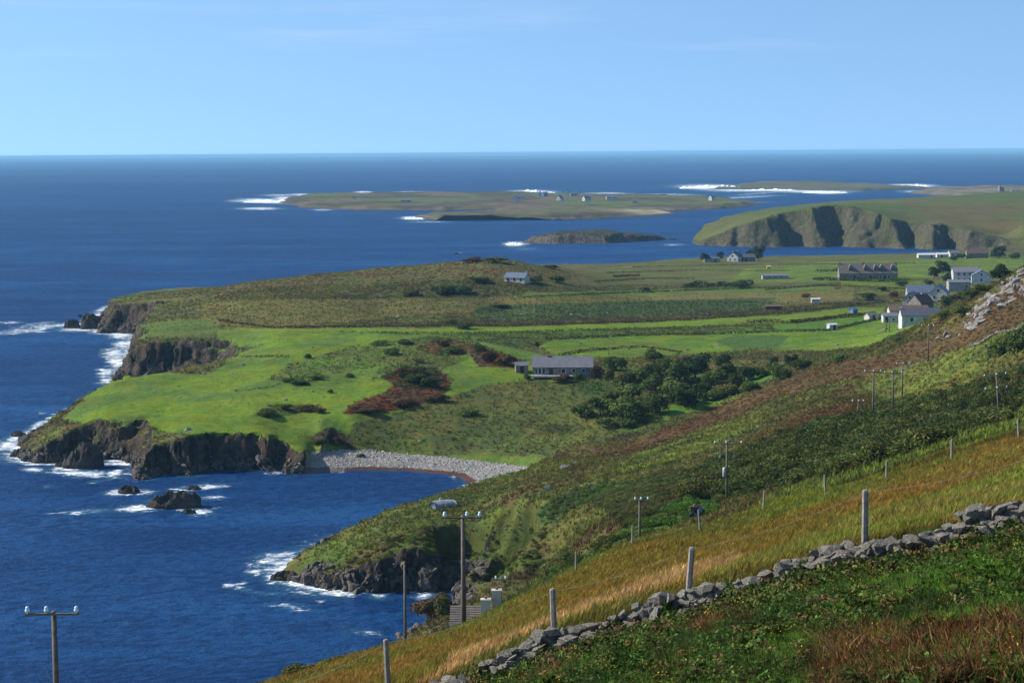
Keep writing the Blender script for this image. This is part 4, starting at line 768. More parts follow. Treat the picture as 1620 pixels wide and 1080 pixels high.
# ---------------------------------------------------------------- fences
rng0 = random.Random(3)
def post_mesh(h, rad=.062):
    mb = MB(); n = 7; rng = random.Random(int(h * 1000))
    prof = [(rad * 1.08, -.5), (rad * 1.04, h * .3), (rad, h * .8), (rad * .97, h - .03), (rad * .7, h)]
    mb.lathe(prof, n=n); return mb.mesh('post', M['post_wood'])
def fence(name, label, posts, rad, wires, par_h):
    x0 = posts[0]; base = at_top(x0[0], x0[2], x0[1]); o = empty(name, (base.x, base.y, ground(base.x, base.y))); tag(o, label, 'fence'); tops = []
    for px, r, yt, lean in posts:
        t = at_top(px, yt, r); g = ground(t.x, t.y); h = t.z - g
        p = link('post', post_mesh(h, rad), o, Vector((t.x, t.y, g)) - o.location, (R(lean * .3), R(lean), random.random() * 6)); tops.append((Vector((t.x, t.y, g)) - o.location, h))
    for wf in wires:
        mb = MB()
        for (a, ha), (b_, hb_) in zip(tops[:-1], tops[1:]):
            p0 = a + Vector((0, -.07, ha * wf)); p1 = b_ + Vector((0, -.07, hb_ * wf)); prev = p0
            for i in range(1, 7):
                f = i / 6; q = p0.lerp(p1, f) - Vector((0, 0, .16 * math.sin(math.pi * f) * (p1 - p0).length / 5)); mb.tube(prev, q, par_h, n=4); prev = q
        mb.build('wire', M['wire_steel'], o)
    return o
fence('wire_fence', 'weathered post and wire fence standing behind the dry stone wall', [(420, 46, 1090, 1), (614, 43.5, 1010, -2), (877, 42.5, 930, 2), (1088, 41.8, 865, 4), (1369, 41.0, 774, 0), (1690, 40.6, 700, 1)], .072, (.96,), .0026)
ff_ = empty('field_fence', on(911, 912, rmin=80)); tag(ff_, 'line of thin posts along the far edge of the golden field', 'fence'); tp = []
for px, py in [(911, 913), (1000, 870), (1108, 847), (1207, 814), (1306, 789), (1402, 769), (1505, 737), (1612, 702)]:
    p = on(px, py, rmin=70); link('post', post_mesh(1.32, .055), ff_, p - ff_.location, (R(rng0.uniform(-3, 3)), R(rng0.uniform(-5, 5)), 0)); tp.append(p - ff_.location)

# ---------------------------------------------------------------- stones and rocks
def rock_mesh(name, mat, seed, sub=2, jag=.35, flat=.75, stretch=(1, 1, 1)):
    rng = np.random.default_rng(seed); bm = bmesh.new(); bmesh.ops.create_icosphere(bm, subdivisions=sub, radius=1)
    pl = rng.normal(size=(11, 3)); pl /= np.linalg.norm(pl, axis=1)[:, None]; dd = rng.uniform(.45, .8, 11)
    for v in bm.verts:
        p = np.array(v.co)
        for q, d in zip(pl, dd):                  # chop flat faces
            k = p @ q - d
            if k > 0: p = p - q * k
        p = p * (1 + jag * .3 * (rng.random() - .5)) * 1.35; p[2] *= flat; v.co = p * np.array(stretch)
    me = bpy.data.meshes.new(name); bm.to_mesh(me); bm.free(); me.materials.append(mat); return me
STM = [rock_mesh('stone', M['drystone'], 100 + i, 1 if i % 2 else 2, .3, .72) for i in range(10)]
wtop = [at_top(px, py, wr(px)) for px, py in wp]
wall = empty('dry_stone_wall', (wtop[7].x, wtop[7].y, wtop[7].z - .8)); tag(wall, 'low tumbled dry stone wall running down the slope past the fence posts', 'stone wall')
rng = random.Random(5); cl = [0]
for a, b_ in zip(wtop[:-1], wtop[1:]): cl.append(cl[-1] + (b_ - a).length)
def wpt(s):
    for i in range(len(cl) - 1):
        if s <= cl[i + 1] or i == len(cl) - 2: return wtop[i].lerp(wtop[i + 1], (s - cl[i]) / (cl[i + 1] - cl[i]))
for layer, (z0, smin, smax, yo) in enumerate([(-.0, .12, .25, 0), (-.12, .13, .26, -.02), (-.24, .15, .29, -.06), (-.42, .17, .32, -.12), (-.68, .2, .34, -.16), (-.3, .18, .28, .26), (-.6, .2, .3, .3)]):
    s = rng.random() * .2
    while s < cl[-1]:
        sz = rng.uniform(smin, smax) * .8
        if layer == 0 and rng.random() < .12: sz *= 1.35
        p = wpt(min(s, cl[-1])); s += sz * rng.uniform(1.0, 1.3)
        if layer == 0 and rng.random() < .08: continue
        z = p.z + z0 - sz * .25 + rng.uniform(-.06, .06) + .10 * math.sin(s * 1.7)
        link('stone', STM[rng.randrange(10)], wall, Vector((p.x + rng.uniform(-.04, .04), p.y + yo + rng.uniform(-.09, .09), z)) - wall.location, (rng.uniform(-.4, .4), rng.uniform(-.4, .4) + .2, rng.random() * 6.3), (sz * rng.uniform(.95, 1.35), sz * rng.uniform(.8, 1.1), sz * rng.uniform(.75, 1.05)))
RKM = [rock_mesh('rock', M['lichen_rock'], 200 + i, 2, .5, .85) for i in range(6)]
oc = empty('rock_outcrop', on(1575, 480, rmin=250)); tag(oc, 'pale grey rock outcrop on the shoulder of the hill at the right edge', 'rock outcrop')
OP = [(1525, 516), (1542, 485), (1568, 462), (1590, 446), (1640, 412), (1640, 462), (1600, 478), (1565, 500), (1545, 520)]
k = 0
while k < 120:
    px, py = rng.uniform(1520, 1640), rng.uniform(412, 520)
    if not inpoly(np.array([px]), np.array([py]), OP)[0]: continue
    p = on(px, py, rmin=250)
    if p.length > 620: continue
    sz = rng.uniform(.4, 1.3); k += 1
    link('rock', RKM[rng.randrange(6)], oc, p - oc.location - Vector((0, 0, sz * .12)), (rng.uniform(-.5, .5), rng.uniform(-.5, .5), rng.random() * 6.3), (sz * 1.2, sz, sz * rng.uniform(.6, 1.1)))
oc2 = empty('boulder_cluster', on(1495, 532, rmin=250)); tag(oc2, 'cluster of pale boulders on the bracken left of the rock outcrop', 'boulders')
for px, py, sz in [(1484, 535, .7), (1489, 533, .6), (1497, 530, .9), (1502, 532, .8), (1506, 534, .7), (1518, 531, .4)]:
    link('rock', RKM[rng.randrange(6)], oc2, on(px, py, rmin=250) - oc2.location, (rng.random(), rng.random(), rng.random() * 6), (sz * 1.3, sz, sz * .8))
fw = empty('hill_wall', on(1590, 525, rmin=200)); tag(fw, 'broken line of stones along the hillside below the rock outcrop', 'stone wall')
for i in range(44):
    f = i / 43; px = 1528 + f * 92; py = 549 - f * 34 + 3 * math.sin(f * 9)
    p = on(px, py, rmin=200); sz = rng.uniform(.18, .4)
    link('stone', RKM[rng.randrange(6)], fw, p - fw.location + Vector((0, 0, .2)), (rng.random(), rng.random(), rng.random() * 6), (sz * 1.3, sz, sz * .9))
for i in range(26):
    f = i / 25; px = 1432 + f * 80; py = 585 - f * 33
    p = on(px, py, rmin=200); sz = rng.uniform(.1, .25)
    link('stone', RKM[rng.randrange(6)], fw, p - fw.location + Vector((0, 0, .1)), (rng.random(), rng.random(), rng.random() * 6), (sz * 1.3, sz, sz * .9))
bs = empty('boulder_heap', on(672, 997, rmin=60)); tag(bs, 'pale boulders heaped beside the wire at the foot of the bare pole', 'boulders')
for px, py, sz in [(676, 992, .35), (668, 1000, .3), (682, 1000, .28), (660, 1008, .32), (650, 1016, .25), (640, 1022, .22)]:
    link('rock', RKM[rng.randrange(6)], bs, on(px, py, rmin=60) - bs.location, (rng.random(), rng.random(), rng.random() * 6), (sz * 1.4, sz, sz))
kn = empty('knoll_rocks', on(738, 416, rmin=500)); tag(kn, 'pale rocks on the left end of the ridge top knoll', 'rocks')
for px, py, sz in [(736, 414, 1.1), (741, 412, 1.3), (746, 412, .9), (731, 417, .8), (752, 414, .7)]:
    link('rock', RKM[rng.randrange(6)], kn, on(px, py, rmin=500) - kn.location, (rng.random(), rng.random(), rng.random() * 6), (sz * 1.3, sz, sz))
def crag(px, py, wpx, hpx, label, seed, spread=.7, lean=0.0):
    x, y = at_z(px, py, 0); r = math.hypot(x, y); W_ = wpx * r / FPX; H_ = hpx * r / FPX * .95; n = 34
    u = np.linspace(-1.15, 1.15, n); U, V = np.meshgrid(u, u); rho = np.hypot(U * (1 + .25 * vn(U * 2 + seed, V * 2, seed)), V)
    Z = np.sqrt(np.clip(1 - rho ** 2, 0, 1)) ** .8
    Z = Z * (.35 + .9 * np.clip(1 - np.abs(fbm(U * 1.9 + seed * 3.1, V * 1.9, 3, seed)) * 1.9, 0, 1)) * (1 + lean * U) + .12 * fbm(U * 7, V * 7, 3, seed + 5)
    Z = np.where(rho >= 1, -.5, Z)
    o = mesh_grid('sea_rock', U * W_ / 2, V * W_ / 2 * spread, Z * H_ * .95 - .25, np.ones(U.shape, bool), M['sea_rock'], smooth=False); o.location = (x, y + W_ * .2 * spread, 0); tag(o, label, 'sea rock', 'rocks in the sea'); return o
crag(270, 803, 80, 26, 'largest dark rock awash in the bay before the cliffs', 1, .5, .3)
crag(203, 780, 36, 13, 'small dark rock awash left of the largest bay rock', 2)
crag(306, 774, 26, 8, 'low flat rock awash behind the largest bay rock', 3)
crag(298, 812, 22, 9, 'tiny rock awash just below the largest bay rock', 4)
crag(128, 740, 62, 36, 'pointed brown sea stack close under the headland cliff', 5, .6, .5)
crag(95, 738, 22, 8, 'low rock left of the pointed sea stack', 6)
crag(492, 743, 20, 11, 'dark rock at the left end of the stony beach', 7)
crag(113, 519, 26, 14, 'outermost dark rock off the far point of the headland', 8)
crag(146, 520, 46, 26, 'humped dark rock joined to the far point of the headland', 9, .6)
crag(126, 501, 9, 4, 'tiny skerry behind the outermost dark rock', 10)
crag(28, 690, 26, 9, 'jagged low rock in the surf at the tip of the headland', 11)
crag(38, 722, 44, 14, 'broken rock ledge at the foot of the headland tip', 12)
crag(452, 917, 46, 15, 'black rock ledge at the tip of the near cove headland', 13, .6)
crag(498, 876, 34, 12, 'upper rock ledge on the near cove headland', 15, .6)
crag(722, 402, 8, 3, 'tiny rock breaking the water beyond the ridge', 16)
crag(1062, 379, 16, 3, 'low reef between the islet and the far cliffs', 17)

# surf that stands up on the far reefs
mb = MB()
for px0, px1, py, hh, sd_ in [(1075, 1185, 298, 9, 1), (1180, 1260, 301, 4, 2), (1415, 1470, 295, 6, 3), (610, 690, 307.5, 5, 4), (805, 880, 305.5, 6, 5), (560, 590, 306, 4, 6), (385, 470, 320, 5, 7), (1270, 1340, 305, 4, 8), (800, 826, 386, 1.8, 9), (640, 670, 346, 3, 10)]:
    n = 60; rows = []
    for i in range(n):
        f = i / (n - 1); px = px0 + (px1 - px0) * f; x, y = at_z(px, py, 0)
        e = math.sin(math.pi * f) ** .5 * hh * (.35 + .65 * abs(float(fbm(np.array([f * 9.0 + sd_ * 5]), np.array([sd_ * 1.0]), 3, sd_)[0])) * 2.0)
        w = 10 + 2 * hh; rows.append([(x, y - w, -.2), (x, y - w * .4, e * .55), (x, y, e), (x, y + w * .4, e * .6), (x, y + w, -.2)])
    o_ = len(mb.v)
    for rw in rows: mb.v += rw
    for i in range(n - 1):
        for j in range(4): q = o_ + i * 5 + j; mb.f.append((q, q + 5, q + 6, q + 1))
sf = mb.build('surf', M['surf_white'], smooth=True); tag(sf, 'white breakers standing up along the far reefs', 'surf'); sf['kind'] = 'stuff'
# road bend on the hillside
rb = [on(884 + i * 7, 741 - i * 2.2, .06, rmin=300) for i in range(5)]
mb = MB()
for p in rb: mb.v += [(p.x, p.y - 3.2, ground(p.x, p.y - 3.2) + .25), (p.x + .5, p.y + 3.2, ground(p.x + .5, p.y + 3.2) + .25)]
for i in range(4): mb.f.append((2 * i, 2 * i + 2, 2 * i + 3, 2 * i + 1))
rd_ = mb.build('road', M['tarmac']); rd_['kind'] = 'structure'

# ================================================================== plants
def quads(rng, P, N, size, up=.0, elong=1.0):
    """one leaf card per point P (n,3) roughly facing N"""
    n = len(P); N = N / np.maximum(np.linalg.norm(N, axis=1), 1e-6)[:, None]
    T = np.cross(N, rng.normal(size=(n, 3))); T /= np.maximum(np.linalg.norm(T, axis=1), 1e-6)[:, None]; B = np.cross(N, T)
    s = np.asarray(size) * np.ones(n); s = (s * rng.uniform(.6, 1.3, n))[:, None]
    V = np.stack([P - T * s * elong, P - B * s * .55, P + T * s * elong, P + B * s * .55], 1)
    return V
def leaf_mesh(name, V, mat, rng, core=None):
    n = len(V); co = V.reshape(-1, 3); fv = np.repeat(rng.random(n), 4); fs = np.arange(4 * n)
    if core is not None:
        cv, cf = core
    me = bpy.data.meshes.new(name); me.vertices.add(len(co)); me.vertices.foreach_set('co', co.astype(np.float32).ravel())
    me.loops.add(4 * n); me.loops.foreach_set('vertex_index', fs.astype(np.int32)); me.polygons.add(n); me.polygons.foreach_set('loop_start', np.arange(0, 4 * n, 4, dtype=np.int32))
    me.update(calc_edges=True); at = me.attributes.new('leafv', 'FLOAT', 'POINT'); at.data.foreach_set('value', fv.astype(np.float32)); me.materials.append(mat); return me
def dome_pts(rng, n, lobes, zlo=-.1):
    """points and outward normals on a set of lobes (x,y,z,r)"""
    L = np.array(lobes); w = L[:, 3] ** 2; k = rng.choice(len(L), n, p=w / w.sum()); d = rng.normal(size=(n, 3)); d /= np.linalg.norm(d, axis=1)[:, None]; d[:, 2] = np.where(d[:, 2] < zlo - .3, -d[:, 2], d[:, 2])
    rad = L[k, 3] * (1 - .28 * rng.random(n) ** 2); P = L[k, :3] + d * rad[:, None]; return P, d + rng.normal(size=(n, 3)) * .45
def crown_mesh(name, seed, mat, n=1300, leaf=.085, tall=1.0, lob=9):
    rng = np.random.default_rng(seed); lobes = [(0, 0, .55 * tall, .55)]
    for i in range(lob):
        a = rng.random() * 6.28; q = rng.uniform(.25, .62); lobes.append((q * math.cos(a), q * math.sin(a), rng.uniform(.2, .95) * tall, rng.uniform(.22, .42)))
    P, N = dome_pts(rng, n, lobes); P[:, 2] = np.maximum(P[:, 2], .02)
    return leaf_mesh(name, quads(rng, P, N, leaf), mat, rng)
LM = {'dark': leafmat('foliage_dark', (.058, .085, .024)), 'mid': leafmat('foliage_mid', (.092, .128, .032)), 'olive': leafmat('foliage_olive', (.095, .10, .03)), 'blue': leafmat('foliage_conifer', (.036, .056, .024)), 'brown': leafmat('foliage_brown', (.095, .062, .028)), 'tint': leafmat('foliage_tinted'), 'tuft': leafmat('blade_tinted', None, .3, .35)}
CR = {k: [crown_mesh('crown', 500 + 10 * i + j, LM[k], tall=1.1 if k != 'blue' else 1.5, lob=8 + j) for j in range(4)] for i, k in enumerate(['dark', 'mid', 'olive', 'blue', 'brown'])}
def trunk_mesh():
    mb = MB(); mb.tube((0, 0, -.15), (.02, 0, .35), .05, .035, 7)
    for a in range(4):
        c, s = math.cos(a * 1.6), math.sin(a * 1.6); mb.tube((.02, 0, .3), (.3 * c, .3 * s, .75), .028, .012, 5)
    return mb.mesh('trunk', M['bark'])
TRK = trunk_mesh(); cnt = [0]
def bush(px, py, wpx, hpx, kind, label, group=None, name='bush', cat='bush', rmin=350, rmax=1300):
    p = on(px, py, -.1, rmin=rmin); r = p.length; w = wpx * math.hypot(p.x, p.y) / FPX / 2 * 1.08; h = hpx * math.hypot(p.x, p.y) / FPX / 1.3
    o = empty(name, p, (cnt[0] * 2.4) % 6.28); tag(o, label, cat, group); cnt[0] += 1
    link('trunk', TRK, o, scl=(w, w, h)); link('crown', CR[kind][cnt[0] % 4], o, scl=(w, w, h)); return o
TH_ = 'rounded dark bush in the thicket right of the grey bungalow'; TG = 'bushes of the thicket right of the bungalow'
for px, py, w, h, k in [(918, 657, 44, 34, 'dark'), (950, 654, 56, 42, 'mid'), (985, 662, 70, 52, 'mid'), (1012, 664, 56, 44, 'dark'), (1040, 650, 56, 46, 'dark'), (965, 640, 46, 34, 'olive'), (1000, 630, 56, 42, 'mid'), (1030, 622, 54, 44, 'dark'), (1065, 632, 60, 52, 'mid'), (1085, 640, 56, 42, 'dark'), (1105, 628, 50, 40, 'dark'), (1075, 600, 56, 44, 'dark'), (1100, 596, 60, 48, 'blue'), (1050, 585, 40, 30, 'dark'), (1128, 604, 50, 34, 'mid'), (1150, 625, 50, 32, 'olive'), (1130, 630, 44, 28, 'mid'), (1165, 612, 36, 34, 'dark'), (1178, 600, 34, 36, 'dark'), (1150, 592, 46, 30, 'dark'), (1205, 592, 36, 22, 'dark'), (1225, 588, 30, 24, 'mid'), (1240, 596, 40, 26, 'dark'), (1185, 615, 40, 24, 'mid'), (1265, 580, 40, 22, 'dark'), (960, 672, 44, 22, 'mid'), (992, 674, 36, 20, 'dark'), (1010, 600, 50, 34, 'mid'), (985, 606, 46, 30, 'olive'), (1030, 597, 46, 34, 'dark')]:
    bush(px, py + 3, w * 1.08, h * .74, k, {'dark': 'rounded dark green bush', 'mid': 'rounded mid green willow bush', 'olive': 'olive green bush', 'blue': 'very dark evergreen bush'}[k] + ' in the thicket right of the grey bungalow', TG)
for px, py, w, h, k, lab in [
    (975, 585, 52, 24, 'dark', 'dark spreading bush just right of the bungalow beneath the thin poles'), (1036, 573, 42, 20, 'dark', 'flat topped dark bush at the far edge of the thicket'), (1143, 583, 30, 26, 'dark', 'dark pointed tree at the far edge of the thicket'), (1225, 582, 20, 16, 'blue', 'small dark evergreen left of its twin at the end of the thicket'), (1251, 581, 28, 17, 'blue', 'small dark evergreen right of its twin at the end of the thicket'),
    (945, 597, 30, 22, 'brown', 'brownish shrub at the right gable of the bungalow'), (962, 600, 26, 18, 'olive', 'olive shrub on the bank right of the bungalow'), (834, 601, 16, 10, 'dark', 'small round shrub left of the bungalow lawn'), (890, 604, 40, 12, 'brown', 'low brown hedge shrub in front of the bungalow lawn'), (912, 600, 22, 12, 'mid', 'green shrub before the right half of the bungalow'),
    (1115, 414, 18, 12, 'blue', 'leftmost dark tree by the low dark barn'), (1140, 410, 16, 10, 'blue', 'dark tree between low barn and gabled farmhouse'), (1200, 413, 24, 20, 'blue', 'tall dark tree right of the gabled farmhouse'), (1184, 410, 18, 12, 'blue', 'dark tree behind the stone barn by the gabled farmhouse'),
    (1500, 447, 22, 14, 'blue', 'dark tree in front of the tall white village house'), (1470, 452, 20, 10, 'dark', 'dark shrub behind the village balcony'), (1425, 452, 24, 9, 'dark', 'dark shrub right of the long grey terrace'), (1560, 462, 40, 12, 'dark', 'dark shrub below the white gabled annex'), (1510, 412, 16, 8, 'dark', 'small dark tree among the sheds by the bay'), (1580, 408, 30, 16, 'blue', 'dark trees right of the brown roofed farmhouse near the far headland'), (1522, 409, 18, 9, 'dark', 'dark shrub left of the brown roofed farmhouse'), (1602, 410, 24, 10, 'dark', 'low dark tree at the right edge near the far headland'),
    (1583, 444, 38, 22, 'blue', 'large dark tree right of the tall white village house'), (1492, 432, 30, 16, 'blue', 'dark tree left of the tall white village house'), (1478, 440, 22, 14, 'blue', 'dark tree behind the blue slate village house'), (1500, 486, 26, 18, 'dark', 'dark tree right of the balcony'), (1513, 476, 30, 12, 'brown', 'brown shrub under the grey block building'), (1540, 470, 60, 14, 'dark', 'dark hedge shrub below the grey block building'), (1525, 498, 44, 16, 'mid', 'green shrub right of the low white cottage'), (1490, 506, 26, 14, 'dark', 'dark shrub at the right end of the low white cottage'),
    (1395, 460, 20, 8, 'dark', 'small shrub left of the village barn'), (1414, 470, 18, 10, 'brown', 'brown shrub left of the blue grey barn'), (1372, 474, 30, 12, 'dark', 'dark shrub on the rough ground left of the village'), (1276, 470, 20, 7, 'brown', 'brown scrub behind the white caravan'),
    (748, 415, 44, 8, 'brown', 'brown heather hump on the left of the ridge top knoll'), (782, 415, 52, 9, 'olive', 'dark heather hump on the right of the ridge top knoll'), (870, 424, 40, 6, 'brown', 'low brown scrub on the skyline right of the knoll'), (842, 448, 40, 12, 'dark', 'dark shrub row right of the pale blue roofed cottage'), (880, 446, 34, 12, 'dark', 'dark bush farther right of the pale blue roofed cottage'), (760, 447, 50, 10, 'dark', 'dark shrub left of the pale blue roofed cottage'), (700, 464, 60, 14, 'dark', 'wide dark shrub on the heath below the outer ridge'), (650, 467, 46, 10, 'olive', 'olive shrub left of the wide dark heath shrub'), (735, 465, 44, 14, 'dark', 'rounded shrub right of the wide dark heath shrub'), (735, 520, 42, 10, 'dark', 'dark bush on the bright grass strip'), (714, 512, 30, 9, 'mid', 'small green bush above the bright grass strip'),
    (1168, 456, 44, 12, 'dark', 'dark bush at the right end of the long far hedge'), (1020, 461, 24, 7, 'brown', 'brown mound shrub in the far fields'), (793, 486, 40, 6, 'dark', 'low dark mound shrub in the tan reeds'), (1420, 540, 40, 10, 'mid', 'scrub at the foot of the hill below the village'), (1330, 572, 50, 14, 'mid', 'scrub on the hill foot right of the thicket')]:
    bush(px, py, w, h, k, lab)
for px, py, w, h, k in [(425, 657, 44, 12, 'dark'), (450, 648, 30, 10, 'olive'), (485, 650, 40, 12, 'brown'), (505, 653, 24, 10, 'brown'), (470, 608, 40, 9, 'dark'), (500, 600, 30, 8, 'mid'), (522, 622, 14, 8, 'olive'), (488, 566, 18, 7, 'dark'), (555, 597, 18, 8, 'dark'), (620, 562, 40, 12, 'dark'), (600, 545, 36, 9, 'mid'), (640, 545, 36, 8, 'dark'), (655, 606, 50, 18, 'dark'), (680, 612, 44, 18, 'dark'), (640, 596, 36, 16, 'brown'), (660, 590, 40, 12, 'olive'), (760, 556, 24, 14, 'dark'), (775, 570, 36, 16, 'brown'), (800, 577, 40, 16, 'brown'), (720, 560, 40, 12, 'dark'), (700, 548, 30, 12, 'brown'), (505, 700, 34, 8, 'dark'), (535, 702, 24, 12, 'brown'), (570, 722, 18, 6, 'dark'), (580, 650, 60, 10, 'brown'), (640, 640, 60, 12, 'brown'), (690, 635, 50, 12, 'brown'), (740, 655, 50, 10, 'mid'), (455, 604, 24, 7, 'dark'), (663, 573, 26, 7, 'olive'), (850, 551, 10, 12, 'brown')]:
    bush(px, py, w, h, k, {'dark': 'low dark green', 'mid': 'low mid green', 'olive': 'low olive', 'brown': 'low rusty brown'}[k] + ' scrub mound on the green headland pasture', 'scrub mounds on the headland pasture', name='scrub', cat='scrub', rmin=420)
for px, py, w, h, k, lab in [(1605, 562, 60, 44, 'dark', 'big dark gorse bush at the right edge of the hill'), (1575, 566, 44, 30, 'mid', 'dark gorse bush left of the biggest one at the right edge'), (1640, 566, 60, 44, 'dark', 'dark gorse bush cut by the right edge'), (868, 905, 50, 20, 'mid', 'green bush below the dark hollow'), (905, 890, 46, 18, 'dark', 'green gorse bush left of the first thin field post'), (680, 985, 70, 44, 'brown', 'brown thorn bush beside the brown tiled roof'), (640, 1000, 60, 30, 'olive', 'olive bush left of the brown tiled roof'), (600, 1020, 60, 26, 'mid', 'green bush at the lower left edge of the hill'), (700, 975, 44, 40, 'olive', 'tall thorn bush touching the brown tiled roof'), (520, 1058, 60, 22, 'mid', 'bright green bush at the foot of the slope by the sea'), (470, 1072, 60, 24, 'olive', 'shrub at the lowest edge of the slope by the sea')]:
    bush(px, py, w, h, k, lab, rmin=60)

# field hedges and overgrown walls
def hedge(pts, h, w, kind, label, name='hedge', cat='hedge', rmin=400, dens=1.0):
    rng = np.random.default_rng(abs(hash(label)) % 9999 if False else len(label) * 31 + int(pts[0][0])); P3 = []
    for (a, b_) in zip(pts[:-1], pts[1:]):
        n = max(2, int(abs(b_[0] - a[0]) / 4)); 
        for i in range(n): P3.append(on(a[0] + (b_[0] - a[0]) * i / n, a[1] + (b_[1] - a[1]) * i / n, rmin=rmin))
    P3.append(on(*pts[-1], rmin=rmin)); base = P3[0].copy(); out = []; nn = []
    for p, q in zip(P3[:-1], P3[1:]):
        L = (q - p).length
        if L > 60: continue
        k = max(3, int(L * 7 * dens * h)); f = rng.random(k); hh = h * (.65 + .5 * abs(float(fbm(np.array([p.x / 9]), np.array([p.y / 9]), 2, 4)[0])) * 1.6)
        th = rng.uniform(0, math.pi, k); rr_ = 1 - .3 * rng.random(k) ** 2
        c = np.array(p)[None] + f[:, None] * np.array(q - p)[None]; off = np.stack([rng.normal(0, .12, k), np.cos(th) * w / 2 * rr_, np.sin(th) * hh * rr_], 1)
        out.append(c + off - np.array(base)); nn.append(np.stack([rng.normal(0, .4, k), np.cos(th), np.sin(th) + .2], 1))
    V = quads(rng, np.concatenate(out), np.concatenate(nn), .32 + .08 * h); me = leaf_mesh(name, V, LM[kind], rng); o = link(name, me, None, base); tag(o, label, cat, 'hedges and overgrown field walls'); return o
hedge([(1080, 455), (1130, 453), (1192, 451)], 3.0, 3.0, 'dark', 'tall dark hedge in the far fields below the gabled farmhouse')
hedge([(345, 508), (430, 519), (600, 517), (800, 516), (1000, 510), (1100, 506)], 1.0, 1.6, 'brown', 'overgrown wall along the top of the long bright grass strip')
hedge([(1100, 506), (1240, 495), (1320, 487), (1400, 478)], 1.1, 1.6, 'dark', 'overgrown wall continuing to the village above the bright strip')
hedge([(860, 538), (1000, 531), (1150, 528), (1310, 523), (1400, 503)], 1.2, 1.8, 'dark', 'hedge along the far side of the biggest green field')
hedge([(884, 563), (940, 554), (1015, 549), (1080, 558)], 1.0, 1.6, 'brown', 'curving overgrown wall behind the bungalow')
hedge([(820, 471), (1000, 463), (1150, 458), (1330, 451)], .9, 1.6, 'dark', 'overgrown wall above the narrow green strip in the far fields')
hedge([(1250, 511), (1300, 506), (1350, 500), (1385, 497)], 1.7, 2.4, 'brown', 'brown hedge running up to the small cream shed')
hedge([(1182, 511), (1215, 509), (1240, 510)], 1.4, 2.2, 'brown', 'short brown hedge in the green strip')
hedge([(800, 527), (900, 523), (1050, 520), (1180, 516)], .9, 1.5, 'olive', 'faint overgrown wall along the lower side of the bright strip')
hedge([(940, 446), (1020, 441), (1100, 441)], .9, 1.6, 'olive', 'low overgrown wall on the seaward far fields')
hedge([(960, 432), (1100, 428), (1250, 429)], .8, 1.5, 'olive', 'faint field wall below the gabled farmhouse')
hedge([(1000, 423), (1100, 420), (1210, 419)], .8, 1.5, 'olive', 'faint field wall just below the barns of the gabled farmhouse')
hedge([(1285, 443), (1330, 444), (1400, 446), (1440, 446)], 2.2, 2.6, 'dark', 'dark hedge in front of the long grey terrace')
hedge([(1290, 430), (1330, 429)], 2.0, 2.4, 'dark', 'short dark hedge left of the long grey terrace')
hedge([(1210, 459), (1300, 452), (1440, 458)], 1.2, 1.8, 'brown', 'brown hedge across the fields below the terrace')
hedge([(970, 438), (1000, 437), (1012, 436)], 1.4, 2.2, 'brown', 'short brown hedge in the seaward fields')
hedge([(1220, 419), (1330, 418), (1450, 417)], .8, 1.5, 'olive', 'field wall nearest the bay')
hedge([(380, 565), (430, 564), (460, 565)], .8, 1.6, 'olive', 'short mossy wall behind the rocky hollow of the headland')
hedge([(370, 620), (430, 612), (480, 590)], .35, .8, 'olive', 'faint sunken line across the headland pasture')

# ---------------------------------------------------------------- scattered ground cover (instanced, uncountable)
tanv = (GZ - EYE) / RR; runmax = np.maximum.accumulate(tanv, axis=0); VIS = tanv >= runmax - .006
INF = (PXg > -60) & (PXg < 1690) & (PYg > 200) & (PYg < 1150)
CELL = np.gradient(RAD)[:, None] * RR * (ANG[1] - ANG[0])
def sample(n, wgt, per_px=0.0):
    w = wgt * CELL * VIS * INF
    if per_px: w = w * np.clip((60 / RR), 0, 3) ** per_px
    w = np.clip(w, 0, None)[:-1, :-1].ravel(); cs = np.cumsum(w); k = np.searchsorted(cs, RNG.random(n) * cs[-1]); i, j = np.divmod(k, NA - 1); i = np.clip(i, 0, NR - 2)
    fi, fj = RNG.random(n), RNG.random(n)
    def bl(A):
        sh = (n,) + (1,) * (A.ndim - 2); a, b_ = fi.reshape(sh), fj.reshape(sh)
        return (A[i, j] * (1 - b_) + A[i, j + 1] * b_) * (1 - a) + (A[i + 1, j] * (1 - b_) + A[i + 1, j + 1] * b_) * a
    return np.stack([bl(VX), bl(VY), bl(GZ)], 1), bl(COL), i, j
def proto(name, me):
    return bpy.data.objects.new(name, me)
